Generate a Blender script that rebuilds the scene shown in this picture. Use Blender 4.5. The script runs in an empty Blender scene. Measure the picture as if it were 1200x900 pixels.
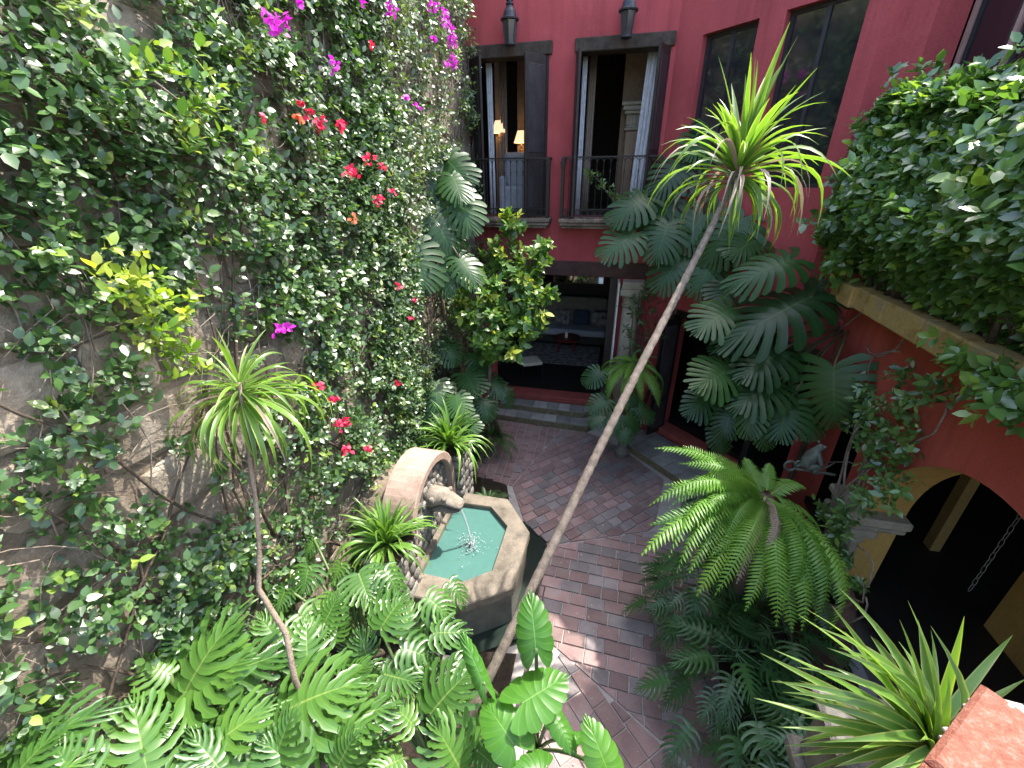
import bpy, math, random
import numpy as np
from mathutils import Vector, Matrix

random.seed(7)
rng = np.random.default_rng(11)
scene = bpy.context.scene
col = scene.collection

# ------------------------------------------------------------------ camera
CAM_H = 5.2
FPX = 500.0                      # focal length in pixels of a 1200 px wide frame
YAW, PITCH, ROLL = 0.2389, 0.4563, -0.0098
def cam_axes():
    w = np.array([-math.sin(YAW) * math.cos(PITCH), math.cos(YAW) * math.cos(PITCH), -math.sin(PITCH)])
    r = np.array([math.cos(YAW), math.sin(YAW), 0.0])
    u = np.cross(r, w)
    return (math.cos(ROLL) * r + math.sin(ROLL) * u, -math.sin(ROLL) * r + math.cos(ROLL) * u, w)
CR, CU, CW = cam_axes()
CC = np.array([0.0, 0.0, CAM_H])
cam_data = bpy.data.cameras.new('camera')
cam_data.sensor_fit = 'HORIZONTAL'
cam_data.sensor_width = 36.0
cam_data.lens = 36.0 * FPX / 1200.0
cam_data.clip_start = 0.05
cam_data.clip_end = 500.0
cam = bpy.data.objects.new('camera', cam_data)
col.objects.link(cam)
cam.matrix_world = Matrix(((CR[0], CU[0], -CW[0], CC[0]), (CR[1], CU[1], -CW[1], CC[1]),
                           (CR[2], CU[2], -CW[2], CC[2]), (0, 0, 0, 1)))
scene.camera = cam

# ------------------------------------------------------------------ light
SUN_DIR = Vector((0.40, 0.40, 1.0)).normalized()       # towards the sun
world = bpy.data.worlds.new('World')
scene.world = world
world.use_nodes = True
wn = world.node_tree
wn.nodes.clear()
sky = wn.nodes.new('ShaderNodeTexSky')
sky.sky_type = 'NISHITA'
sky.sun_disc = False
sky.sun_elevation = math.asin(SUN_DIR.z)
sky.sun_rotation = math.atan2(SUN_DIR.x, SUN_DIR.y)
sky.dust_density = 3.0
bg = wn.nodes.new('ShaderNodeBackground')
bg.inputs['Strength'].default_value = 0.15
wo = wn.nodes.new('ShaderNodeOutputWorld')
wn.links.new(sky.outputs[0], bg.inputs[0])
wn.links.new(bg.outputs[0], wo.inputs[0])
sun_data = bpy.data.lights.new('sun', 'SUN')
sun_data.energy = 2.1
sun_data.angle = math.radians(0.53)
sun_data.color = (1.0, 0.95, 0.87)
sun = bpy.data.objects.new('sun', sun_data)
col.objects.link(sun)
sun.rotation_euler = SUN_DIR.to_track_quat('Z', 'Y').to_euler()
sun.location = (6, 3, 20)

scene.view_settings.view_transform = 'Standard'
scene.view_settings.look = 'None'
scene.view_settings.exposure = 2.55
scene.view_settings.gamma = 1.0
scene.view_settings.use_curve_mapping = False
scene.cycles.use_denoising = True
scene.cycles.max_bounces = 7
scene.cycles.diffuse_bounces = 4
scene.cycles.glossy_bounces = 3
scene.cycles.transmission_bounces = 4
scene.cycles.caustics_reflective = False
scene.cycles.caustics_refractive = False

# ------------------------------------------------------------------ helpers
def at(x, y, t):                       # a point seen at a pixel, t metres deep
    return CC + ((x - 600) / FPX * CR - (y - 450) / FPX * CU + CW) * t
def ray(x, y):
    return (x - 600) / FPX * CR - (y - 450) / FPX * CU + CW
def on_x(x, y, X): d = ray(x, y); return CC + d * (X / d[0])
def on_y(x, y, Y): d = ray(x, y); return CC + d * (Y / d[1])
def on_z(x, y, z): d = ray(x, y); return CC + d * ((z - CAM_H) / d[2])
def nrm(v):
    v = np.asarray(v, float)
    return v / (np.linalg.norm(v) + 1e-12)

def tag(o, label=None, cat=None, group=None, kind=None):
    if label: o['label'] = label
    if cat: o['category'] = cat
    if group: o['group'] = group
    if kind: o['kind'] = kind
    return o
def empty(name, loc=(0, 0, 0), label=None, cat=None, group=None):
    o = bpy.data.objects.new(name, None)
    o.empty_display_size = 0.1
    o.location = [float(c) for c in loc]
    col.objects.link(o)
    return tag(o, label, cat, group)
def wloc(o):
    p = np.zeros(3)
    while o is not None:
        p += np.array(o.location)
        o = o.parent
    return p
def link(name, me, parent=None):
    o = bpy.data.objects.new(name, me)
    col.objects.link(o)
    if parent: o.parent = parent
    return o
def mk(name, V, F, mat, parent=None, smooth=False, kind=None, origin=None):
    """one mesh object from world-space vertices"""
    V = np.asarray(V, float)
    if parent is not None: V = V - wloc(parent)
    o_loc = None
    if origin is not None:
        o_loc = np.asarray(origin, float) - (wloc(parent) if parent is not None else 0)
        V = V - o_loc
    me = bpy.data.meshes.new(name)
    me.from_pydata(V.tolist(), [], F)
    if mat: me.materials.append(mat)
    if smooth: me.polygons.foreach_set('use_smooth', [True] * len(me.polygons))
    me.update()
    o = link(name, me, parent)
    if o_loc is not None: o.location = o_loc.tolist()
    if kind: o['kind'] = kind
    return o

class MB:
    def __init__(s): s.v = []; s.f = []
    def add(s, V, F):
        n = len(s.v); s.v += [tuple(map(float, p)) for p in V]; s.f += [tuple(i + n for i in q) for q in F]; return s
    def bx(s, x0, x1, y0, y1, z0, z1, bev=0.0):
        if bev <= 0:
            V = [(x, y, z) for z in (z0, z1) for y in (y0, y1) for x in (x0, x1)]
            F = [(0, 2, 3, 1), (4, 5, 7, 6), (0, 1, 5, 4), (2, 6, 7, 3), (0, 4, 6, 2), (1, 3, 7, 5)]
            return s.add(V, F)
        V, F = bevel_box(x0, x1, y0, y1, z0, z1, bev)
        return s.add(V, F)
    def obx(s, c, hx, hy, hz, rz=0.0, bev=0.0, rx=0.0, ry=0.0):
        m = MB().bx(-hx, hx, -hy, hy, -hz, hz, bev)
        R = np.array(Matrix.Rotation(rz, 3, 'Z') @ Matrix.Rotation(ry, 3, 'Y') @ Matrix.Rotation(rx, 3, 'X'))
        return s.add(np.array(m.v) @ R.T + np.asarray(c), m.f)
    def tube(s, pts, r, n=8, cap=True):
        pts = [np.asarray(p, float) for p in pts]
        rs = r if hasattr(r, '__len__') else [r] * len(pts)
        V = []; F = []
        prev = None
        for i, p in enumerate(pts):
            d = nrm(pts[min(i + 1, len(pts) - 1)] - pts[max(i - 1, 0)])
            if prev is None:
                h = np.array([0, 0, 1.0]) if abs(d[2]) < .9 else np.array([1.0, 0, 0])
                a = nrm(np.cross(d, h))
            else:
                a = nrm(prev - d * (prev @ d))
            prev = a
            b = np.cross(d, a)
            for k in range(n):
                t = 2 * math.pi * k / n
                V.append(p + rs[i] * (a * math.cos(t) + b * math.sin(t)))
        for i in range(len(pts) - 1):
            for k in range(n):
                F.append((i * n + k, i * n + (k + 1) % n, (i + 1) * n + (k + 1) % n, (i + 1) * n + k))
        if cap:
            F.append(tuple(range(n - 1, -1, -1)))
            F.append(tuple((len(pts) - 1) * n + k for k in range(n)))
        return s.add(V, F)
    def lathe(s, c, prof, n=20, close=True):
        V = []; F = []
        for (r, z) in prof:
            for k in range(n):
                t = 2 * math.pi * k / n
                V.append((c[0] + r * math.cos(t), c[1] + r * math.sin(t), c[2] + z))
        for i in range(len(prof) - 1):
            for k in range(n):
                F.append((i * n + k, i * n + (k + 1) % n, (i + 1) * n + (k + 1) % n, (i + 1) * n + k))
        if close:
            F.append(tuple(range(n - 1, -1, -1)))
            F.append(tuple((len(prof) - 1) * n + k for k in range(n)))
        return s.add(V, F)
    def prism(s, poly, z0, z1, cham=0.0):
        """vertical prism over an (anticlockwise) ground polygon, top edge chamfered"""
        n = len(poly); P = np.array([(p[0], p[1]) for p in poly], float); c = P.mean(0)
        V = [(x, y, z0) for x, y in P]
        if cham > 0:
            V += [(x, y, z1 - cham) for x, y in P]
            for x, y in P:
                d = np.array([x, y]) - c; L = np.linalg.norm(d) + 1e-9
                q = np.array([x, y]) - d / L * cham * 1.3
                V.append((q[0], q[1], z1))
            rings = 3
        else:
            V += [(x, y, z1) for x, y in P]; rings = 2
        F = [tuple(range(n - 1, -1, -1))]
        for r in range(rings - 1):
            for k in range(n):
                F.append((r * n + k, r * n + (k + 1) % n, (r + 1) * n + (k + 1) % n, (r + 1) * n + k))
        F.append(tuple((rings - 1) * n + k for k in range(n)))
        return s.add(V, F)
    def build(s, name, mat, parent=None, smooth=False, kind=None, origin=None):
        return mk(name, s.v, s.f, mat, parent, smooth, kind, origin)

def bevel_box(x0, x1, y0, y1, z0, z1, b):
    import bmesh
    bm = bmesh.new()
    bmesh.ops.create_cube(bm, size=1.0)
    for v in bm.verts:
        v.co = Vector(((x0 + x1) / 2 + v.co.x * (x1 - x0), (y0 + y1) / 2 + v.co.y * (y1 - y0), (z0 + z1) / 2 + v.co.z * (z1 - z0)))
    bmesh.ops.bevel(bm, geom=bm.edges[:], offset=b, segments=1, affect='EDGES')
    bm.verts.index_update()
    V = [tuple(v.co) for v in bm.verts]; F = [tuple(v.index for v in f.verts) for f in bm.faces]
    bm.free()
    return V, F

# ------------------------------------------------------------------ materials
MATS = {}
def nodes_of(name):
    m = bpy.data.materials.new(name); m.use_nodes = True
    nt = m.node_tree; nt.nodes.clear()
    out = nt.nodes.new('ShaderNodeOutputMaterial')
    b = nt.nodes.new('ShaderNodeBsdfPrincipled')
    nt.links.new(b.outputs[0], out.inputs[0])
    MATS[name] = m
    return m, nt, b, out
def N(nt, t, **kw):
    n = nt.nodes.new(t)
    for k, v in kw.items(): setattr(n, k, v)
    return n
def noise(nt, scale, detail=5, rough=0.6, vec=None):
    n = N(nt, 'ShaderNodeTexNoise'); n.inputs['Scale'].default_value = scale
    n.inputs['Detail'].default_value = detail; n.inputs['Roughness'].default_value = rough
    if vec is not None: nt.links.new(vec, n.inputs['Vector'])
    return n
def ramp(nt, fac, stops):
    r = N(nt, 'ShaderNodeValToRGB')
    cr = r.color_ramp
    while len(cr.elements) < len(stops): cr.elements.new(0.5)
    for e, (p, c) in zip(cr.elements, stops): e.position = p; e.color = (c[0], c[1], c[2], 1)
    nt.links.new(fac, r.inputs[0])
    return r
def geo_pos(nt):
    return N(nt, 'ShaderNodeNewGeometry').outputs['Position']
def mix_col(nt, fac, a, b, mode='MIX'):
    m = N(nt, 'ShaderNodeMix', data_type='RGBA', blend_type=mode)
    for sock, v in ((m.inputs[0], fac), (m.inputs[6], a), (m.inputs[7], b)):
        if hasattr(v, 'is_linked'): nt.links.new(v, sock)
        elif isinstance(v, (int, float)): sock.default_value = v
        else: sock.default_value = (v[0], v[1], v[2], 1)
    return m.outputs[2]
def surface(name, c1, c2, scale=3.0, fine=40.0, rough=0.85, bump=0.3, bdist=0.01, c3=None, obj_rand=0.0, spec=0.3, metal=0.0, streak=0.0):
    """mottled surface: large patches between c1 and c2, fine grain, bump"""
    m, nt, b, out = nodes_of(name)
    p = geo_pos(nt)
    n1 = noise(nt, scale, 6, 0.65, p); n2 = noise(nt, fine, 4, 0.7, p)
    stops = [(0.3, c1), (0.7, c2)] if c3 is None else [(0.28, c1), (0.52, c2), (0.72, c3)]
    r = ramp(nt, n1.outputs['Fac'], stops)
    g = ramp(nt, n2.outputs['Fac'], [(0.3, (0.72, 0.72, 0.72)), (0.7, (1.18, 1.18, 1.18))])
    c = mix_col(nt, 0.8, r.outputs[0], g.outputs[0], 'MULTIPLY')
    if streak > 0:
        mp_ = N(nt, 'ShaderNodeMapping'); mp_.inputs['Scale'].default_value = (5.0, 5.0, 0.35); nt.links.new(p, mp_.inputs['Vector'])
        ns = noise(nt, 1.0, 6, 0.7, mp_.outputs[0])
        rs = ramp(nt, ns.outputs['Fac'], [(0.32, (1 - streak,) * 3), (0.5, (1, 1, 1)), (0.75, (1 + streak * .5,) * 3)])
        c = mix_col(nt, 1.0, c, rs.outputs[0], 'MULTIPLY')
        n3 = noise(nt, 0.7, 8, 0.75, p)
        r3 = ramp(nt, n3.outputs['Fac'], [(0.55, (0, 0, 0)), (0.72, (.35, .35, .35))])
        c = mix_col(nt, r3.outputs[0], c, tuple(min(1, k * 1.25 + .03) for k in c2))
    if obj_rand > 0:
        oi = N(nt, 'ShaderNodeObjectInfo')
        rr = ramp(nt, oi.outputs['Random'], [(0.0, (1 - obj_rand,) * 3), (1.0, (1 + obj_rand,) * 3)])
        c = mix_col(nt, 1.0, c, rr.outputs[0], 'MULTIPLY')
    nt.links.new(c, b.inputs['Base Color'])
    b.inputs['Roughness'].default_value = rough
    b.inputs['Specular IOR Level'].default_value = spec
    b.inputs['Metallic'].default_value = metal
    if bump > 0:
        bp = N(nt, 'ShaderNodeBump'); bp.inputs['Strength'].default_value = bump; bp.inputs['Distance'].default_value = bdist
        ad = N(nt, 'ShaderNodeMath', operation='ADD')
        nt.links.new(n1.outputs['Fac'], ad.inputs[0]); nt.links.new(n2.outputs['Fac'], ad.inputs[1])
        nt.links.new(ad.outputs[0], bp.inputs['Height']); nt.links.new(bp.outputs[0], b.inputs['Normal'])
    return m
def leaf_mat(name, dark, mid, light, rough=0.35, trans=0.35, tcol=None, veins=None, spec=0.5, edge=None):
    """leaf: colour from the per-leaf value 'var' (or the object's random), gloss on top, light through it"""
    m, nt, b, out = nodes_of(name)
    a = N(nt, 'ShaderNodeAttribute', attribute_name='var')
    oi = N(nt, 'ShaderNodeObjectInfo')
    ad = N(nt, 'ShaderNodeMath', operation='ADD')
    nt.links.new(a.outputs['Fac'], ad.inputs[0])
    mu = N(nt, 'ShaderNodeMath', operation='MULTIPLY'); mu.inputs[1].default_value = 0.5 if veins or edge else 0.12
    nt.links.new(oi.outputs['Random'], mu.inputs[0]); nt.links.new(mu.outputs[0], ad.inputs[1])
    nz = noise(nt, 6.0, 3, 0.6, geo_pos(nt))
    ma = N(nt, 'ShaderNodeMath', operation='MULTIPLY_ADD'); ma.inputs[1].default_value = 0.35
    nt.links.new(nz.outputs['Fac'], ma.inputs[0]); nt.links.new(ad.outputs[0], ma.inputs[2])
    r = ramp(nt, ma.outputs[0], [(0.15, dark), (0.55, mid), (1.0, light)])
    c = r.outputs[0]
    if veins or edge:
        uv = N(nt, 'ShaderNodeUVMap'); uv.uv_map = 'uv'
        sp = N(nt, 'ShaderNodeSeparateXYZ'); nt.links.new(uv.outputs[0], sp.inputs[0])
    if veins:
        r1 = ramp(nt, sp.outputs['X'], [(0.0, (.28, .28, .28)), (0.07, (0, 0, 0))])
        r2 = ramp(nt, sp.outputs['Y'], [(0.0, (1, 1, 1)), (0.035, (0, 0, 0))])
        mx = N(nt, 'ShaderNodeMath', operation='MAXIMUM')
        nt.links.new(r1.outputs[0], mx.inputs[0]); nt.links.new(r2.outputs[0], mx.inputs[1])
        ms = N(nt, 'ShaderNodeMath', operation='MULTIPLY'); ms.inputs[1].default_value = 0.75
        nt.links.new(mx.outputs[0], ms.inputs[0])
        c = mix_col(nt, ms.outputs[0], c, veins)
    if edge:
        re = ramp(nt, sp.outputs['X'], [(0.62, (0, 0, 0)), (0.9, (0.7, 0.7, 0.7))])
        c = mix_col(nt, re.outputs[0], c, edge)
    nt.links.new(c, b.inputs['Base Color'])
    b.inputs['Roughness'].default_value = rough
    b.inputs['Specular IOR Level'].default_value = spec
    tr = N(nt, 'ShaderNodeBsdfTranslucent')
    tc = mix_col(nt, 1.0, c, tcol or (1.6, 1.7, 0.6), 'MULTIPLY')
    nt.links.new(tc, tr.inputs['Color'])
    ms = N(nt, 'ShaderNodeMixShader'); ms.inputs[0].default_value = trans
    nt.links.new(b.outputs[0], ms.inputs[1]); nt.links.new(tr.outputs[0], ms.inputs[2])
    nt.links.new(ms.outputs[0], out.inputs[0])
    return m
def plain(name, c, rough=0.6, metal=0.0, spec=0.4, emit=None, es=0.0, alpha=None):
    m, nt, b, out = nodes_of(name)
    n1 = noise(nt, 14.0, 5, 0.65, geo_pos(nt))
    g = ramp(nt, n1.outputs['Fac'], [(0.3, tuple(k * 0.8 for k in c)), (0.7, tuple(min(1, k * 1.15) for k in c))])
    nt.links.new(g.outputs[0], b.inputs['Base Color'])
    b.inputs['Roughness'].default_value = rough; b.inputs['Metallic'].default_value = metal
    b.inputs['Specular IOR Level'].default_value = spec
    if emit:
        b.inputs['Emission Color'].default_value = (*emit, 1); b.inputs['Emission Strength'].default_value = es
    return m

red = surface('red_plaster', (0.36, 0.062, 0.066), (0.45, 0.082, 0.084), 1.2, 60, 0.9, 0.35, 0.008, streak=0.22)
red_warm = surface('red_plaster_warm', (0.36, 0.064, 0.046), (0.46, 0.090, 0.062), 1.0, 60, 0.9, 0.35, 0.008, streak=0.22)
yellow = surface('ochre_plaster', (0.33, 0.19, 0.05), (0.44, 0.27, 0.075), 1.5, 50, 0.9, 0.3, 0.008, streak=0.25)
ledge_stone = surface('ochre_ledge_stone', (0.20, 0.12, 0.045), (0.42, 0.28, 0.10), 4.0, 30, 0.95, 0.6, 0.012, c3=(0.30, 0.24, 0.15))
slab_stone = surface('stained_slab_stone', (0.05, 0.035, 0.025), (0.20, 0.15, 0.11), 5.0, 40, 0.95, 0.5, 0.01, c3=(0.34, 0.28, 0.21))
wall_stone = surface('wall_stone', (0.13, 0.10, 0.07), (0.25, 0.205, 0.155), 3.0, 26, 0.95, 0.8, 0.02, c3=(0.36, 0.31, 0.25), obj_rand=0.25)
wall_mortar = surface('wall_mortar', (0.13, 0.10, 0.07), (0.27, 0.22, 0.165), 2.5, 30, 0.95, 0.8, 0.02)
rubble = surface('pale_rubble', (0.11, 0.10, 0.085), (0.28, 0.26, 0.235), 7.0, 40, 0.95, 0.9, 0.02, obj_rand=0.25)
cantera = surface('pink_cantera', (0.22, 0.145, 0.11), (0.33, 0.235, 0.185), 6.0, 70, 0.9, 0.5, 0.008, c3=(0.31, 0.255, 0.21))
rim_stone = surface('basin_stone', (0.075, 0.064, 0.05), (0.165, 0.140, 0.108), 4.2, 60, 0.85, 0.5, 0.008, c3=(0.225, 0.185, 0.138))
wet_stone = surface('wet_dark_stone', (0.06, 0.062, 0.05), (0.15, 0.145, 0.115), 3.0, 40, 0.35, 0.4, 0.006)
spout_stone = surface('spout_stone', (0.13, 0.11, 0.085), (0.26, 0.225, 0.18), 9.0, 60, 0.9, 0.6, 0.01)
step_stone = surface('grey_step_stone', (0.17, 0.165, 0.155), (0.30, 0.285, 0.265), 3.0, 60, 0.85, 0.4, 0.006, obj_rand=0.3)
step_side = surface('mossy_step_side', (0.09, 0.075, 0.04), (0.22, 0.18, 0.11), 12.0, 60, 0.95, 0.8, 0.015)
paver = surface('brick_paver', (0.175, 0.115, 0.108), (0.255, 0.165, 0.152), 3.0, 60, 0.7, 0.5, 0.006, c3=(0.260, 0.220, 0.200), obj_rand=0.30)
paver_grey = surface('grey_paver', (0.145, 0.122, 0.122), (0.215, 0.182, 0.178), 3.0, 60, 0.7, 0.5, 0.006, c3=(0.255, 0.224, 0.206), obj_rand=0.28)
joint = surface('paving_joint', (0.30, 0.275, 0.25), (0.42, 0.39, 0.355), 6.0, 60, 0.95, 0.5, 0.005)
soil = surface('planting_soil', (0.018, 0.013, 0.009), (0.05, 0.036, 0.024), 8.0, 50, 1.0, 0.9, 0.03)
ground_m = surface('ground_earth', (0.10, 0.085, 0.07), (0.17, 0.145, 0.12), 0.5, 10, 0.95, 0.3, 0.02)
pale_slab = surface('pale_concrete', (0.21, 0.19, 0.175), (0.32, 0.295, 0.27), 3.0, 50, 0.9, 0.3, 0.006)
old_wood = surface('old_dark_wood', (0.03, 0.022, 0.016), (0.085, 0.06, 0.045), 9.0, 50, 0.8, 0.6, 0.008)
beam_wood = surface('red_brown_beam', (0.055, 0.026, 0.022), (0.10, 0.052, 0.045), 4.0, 50, 0.75, 0.4, 0.006)
shutter_wood = surface('shutter_wood', (0.022, 0.016, 0.014), (0.045, 0.033, 0.028), 6.0, 40, 0.55, 0.2, 0.004)
panel_wood = surface('shutter_panel', (0.03, 0.024, 0.026), (0.055, 0.045, 0.047), 5.0, 40, 0.5, 0.15, 0.004)
door_black = surface('black_door', (0.008, 0.007, 0.007), (0.018, 0.016, 0.016), 5.0, 40, 0.4, 0.15, 0.004)
iron = plain('wrought_iron', (0.028, 0.022, 0.018), 0.55, 0.3)
lantern_iron = plain('lantern_metal', (0.045, 0.048, 0.055), 0.5, 0.5)
lantern_glass = plain('smoky_glass', (0.05, 0.045, 0.045), 0.12, 0.0, 0.8)
dark_glass = plain('dark_window_glass', (0.012, 0.014, 0.018), 0.06, 0.0, 0.9)
dark_frame = plain('dark_window_frame', (0.03, 0.026, 0.028), 0.5)
pink_frame = plain('pale_window_frame', (0.42, 0.25, 0.21), 0.6)
white_cloth = plain('white_curtain', (0.62, 0.63, 0.66), 0.9)
beige_cloth = plain('beige_curtain', (0.30, 0.24, 0.19), 0.9)
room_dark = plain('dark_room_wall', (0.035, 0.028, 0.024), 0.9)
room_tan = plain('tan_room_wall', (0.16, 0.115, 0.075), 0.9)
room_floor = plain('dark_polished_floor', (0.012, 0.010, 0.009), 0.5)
white_paint = plain('cream_paint', (0.72, 0.69, 0.63), 0.6)
carved_stone = surface('carved_stone', (0.20, 0.175, 0.13), (0.36, 0.31, 0.23), 6.0, 60, 0.9, 0.5, 0.008)
col_stone = surface('column_stone', (0.30, 0.26, 0.20), (0.46, 0.41, 0.33), 4.0, 50, 0.9, 0.5, 0.008)
grey_stone = surface('grey_carved_stone', (0.09, 0.085, 0.075), (0.20, 0.19, 0.165), 5.0, 45, 0.9, 0.7, 0.012)
terracotta = surface('terracotta', (0.15, 0.045, 0.027), (0.22, 0.08, 0.05), 40.0, 160, 0.8, 0.7, 0.006, c3=(0.27, 0.145, 0.11))
dark_terracotta = surface('dark_terracotta', (0.07, 0.04, 0.03), (0.15, 0.085, 0.06), 5.0, 40, 0.85, 0.4, 0.006)
lime_mortar = surface('white_lime_mortar', (0.28, 0.26, 0.23), (0.40, 0.37, 0.33), 6.0, 40, 0.95, 0.8, 0.01)
sofa_cloth = plain('grey_sofa_cloth', (0.34, 0.34, 0.36), 0.95)
cushion_navy = plain('navy_cushion', (0.03, 0.04, 0.07), 0.9)
rug_m = surface('patterned_rug', (0.03, 0.025, 0.025), (0.34, 0.31, 0.28), 7.0, 30, 0.95, 0.0)
seat_cream = plain('cream_seat', (0.55, 0.50, 0.38), 0.9)
table_red = plain('red_lacquer', (0.16, 0.02, 0.02), 0.3)
candle_m = plain('candle_wax', (0.75, 0.72, 0.62), 0.6)
cover_grey = plain('grey_dust_cover', (0.36, 0.36, 0.38), 0.95)
shade_m = plain('lit_lamp_shade', (0.75, 0.55, 0.36), 0.8, emit=(1.0, 0.66, 0.38), es=0.22)
brass = plain('brass', (0.55, 0.33, 0.12), 0.35, 0.9)
bronze = surface('weathered_bronze', (0.045, 0.055, 0.045), (0.13, 0.145, 0.12), 14.0, 60, 0.6, 0.3, 0.004, metal=0.2)
bark = surface('grey_brown_bark', (0.15, 0.11, 0.08), (0.30, 0.24, 0.18), 9.0, 70, 0.95, 0.9, 0.012)
pole_bark = surface('ringed_cane_bark', (0.12, 0.092, 0.070), (0.30, 0.245, 0.195), 16.0, 110, 0.9, 0.9, 0.01)
dark_bark = surface('dark_bark', (0.05, 0.036, 0.026), (0.12, 0.09, 0.065), 9.0, 60, 0.95, 0.8, 0.012)
stem_grey = surface('vine_stem', (0.11, 0.085, 0.065), (0.27, 0.225, 0.18), 12.0, 60, 0.95, 0.6, 0.006)
petiole_m = plain('green_petiole', (0.075, 0.11, 0.035), 0.5)
petiole_brown = plain('brown_petiole', (0.10, 0.085, 0.04), 0.6)

L_fig = leaf_mat('fig_leaf', (0.030, 0.072, 0.022), (0.072, 0.150, 0.036), (0.22, 0.31, 0.05), 0.36, 0.25, spec=0.75)
L_rose = leaf_mat('bougainvillea_leaf', (0.045, 0.080, 0.034), (0.090, 0.150, 0.054), (0.20, 0.25, 0.07), 0.40, 0.28, spec=0.7)
L_hedge = leaf_mat('hedge_leaf', (0.052, 0.115, 0.032), (0.135, 0.260, 0.060), (0.33, 0.45, 0.07), 0.28, 0.30, spec=0.9)
L_lemon = leaf_mat('citrus_leaf', (0.035, 0.095, 0.022), (0.085, 0.18, 0.035), (0.34, 0.38, 0.06), 0.34, 0.30)
L_lime = leaf_mat('young_yellow_leaf', (0.09, 0.19, 0.02), (0.19, 0.29, 0.035), (0.36, 0.37, 0.06), 0.4, 0.4)
L_mon = leaf_mat('monstera_leaf', (0.014, 0.044, 0.011), (0.026, 0.074, 0.018), (0.060, 0.135, 0.032), 0.36, 0.22, veins=(0.075, 0.15, 0.04), spec=0.32)
L_phil = leaf_mat('philodendron_leaf', (0.036, 0.100, 0.020), (0.062, 0.150, 0.026), (0.125, 0.225, 0.036), 0.33, 0.30, veins=(0.22, 0.30, 0.08), spec=0.5)
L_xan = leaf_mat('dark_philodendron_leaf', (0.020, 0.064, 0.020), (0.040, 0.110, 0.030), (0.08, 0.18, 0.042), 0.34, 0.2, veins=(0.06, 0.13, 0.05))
L_ear = leaf_mat('elephant_ear_leaf', (0.045, 0.150, 0.018), (0.075, 0.215, 0.026), (0.16, 0.29, 0.038), 0.36, 0.45, veins=(0.24, 0.40, 0.11))
L_cord = leaf_mat('cordyline_leaf', (0.07, 0.15, 0.030), (0.12, 0.24, 0.035), (0.22, 0.32, 0.06), 0.38, 0.40, edge=(0.30, 0.34, 0.10))
L_dry = leaf_mat('dry_cordyline_leaf', (0.24, 0.17, 0.13), (0.38, 0.30, 0.24), (0.5, 0.42, 0.34), 0.6, 0.25, edge=(0.4, 0.30, 0.24), tcol=(1, .9, .8))
L_lily = leaf_mat('lily_leaf', (0.07, 0.16, 0.028), (0.12, 0.24, 0.04), (0.22, 0.33, 0.06), 0.35, 0.3, edge=(0.16, 0.27, 0.06))
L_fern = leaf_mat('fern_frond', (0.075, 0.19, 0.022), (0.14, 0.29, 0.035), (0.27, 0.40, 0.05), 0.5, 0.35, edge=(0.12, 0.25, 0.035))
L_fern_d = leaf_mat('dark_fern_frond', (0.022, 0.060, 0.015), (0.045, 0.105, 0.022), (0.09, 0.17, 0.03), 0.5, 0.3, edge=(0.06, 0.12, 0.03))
F_mag = leaf_mat('magenta_bract', (0.38, 0.012, 0.34), (0.58, 0.022, 0.50), (0.75, 0.06, 0.62), 0.6, 0.4, tcol=(1.3, 1, 1.3))
F_red = leaf_mat('crimson_bract', (0.45, 0.012, 0.045), (0.66, 0.025, 0.10), (0.80, 0.07, 0.16), 0.6, 0.4, tcol=(1.3, 1, 1))
F_org = leaf_mat('orange_bract', (0.55, 0.10, 0.04), (0.65, 0.18, 0.08), (0.7, 0.3, 0.16), 0.6, 0.4, tcol=(1.3, 1, 1))

def water_mat(name, c, rough, bump, scale):
    m, nt, b, out = nodes_of(name)
    n1 = noise(nt, scale, 3, 0.5, geo_pos(nt))
    r = ramp(nt, n1.outputs['Fac'], [(0.3, tuple(k * 0.96 for k in c)), (0.7, tuple(k * 1.04 for k in c))])
    nt.links.new(r.outputs[0], b.inputs['Base Color'])
    b.inputs['Roughness'].default_value = rough
    b.inputs['IOR'].default_value = 1.33
    bp = N(nt, 'ShaderNodeBump'); bp.inputs['Strength'].default_value = bump; bp.inputs['Distance'].default_value = 0.02
    nt.links.new(n1.outputs['Fac'], bp.inputs['Height']); nt.links.new(bp.outputs[0], b.inputs['Normal'])
    return m
pool_water = water_mat('milky_turquoise_water', (0.060, 0.140, 0.120), 0.07, 0.22, 13.0)
ditch_water = water_mat('dark_green_water', (0.010, 0.018, 0.014), 0.3, 0.12, 8.0)
m, nt, b, out = nodes_of('falling_water')
b.inputs['Base Color'].default_value = (0.85, 0.92, 0.92, 1); b.inputs['Roughness'].default_value = 0.08
b.inputs['Transmission Weight'].default_value = 0.55; b.inputs['IOR'].default_value = 1.33
splash_m = m
m, nt, b, out = nodes_of('mirror_glass')
b.inputs['Metallic'].default_value = 1.0; b.inputs['Roughness'].default_value = 0.03
b.inputs['Base Color'].default_value = (0.75, 0.75, 0.75, 1)
mirror_m = m

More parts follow.
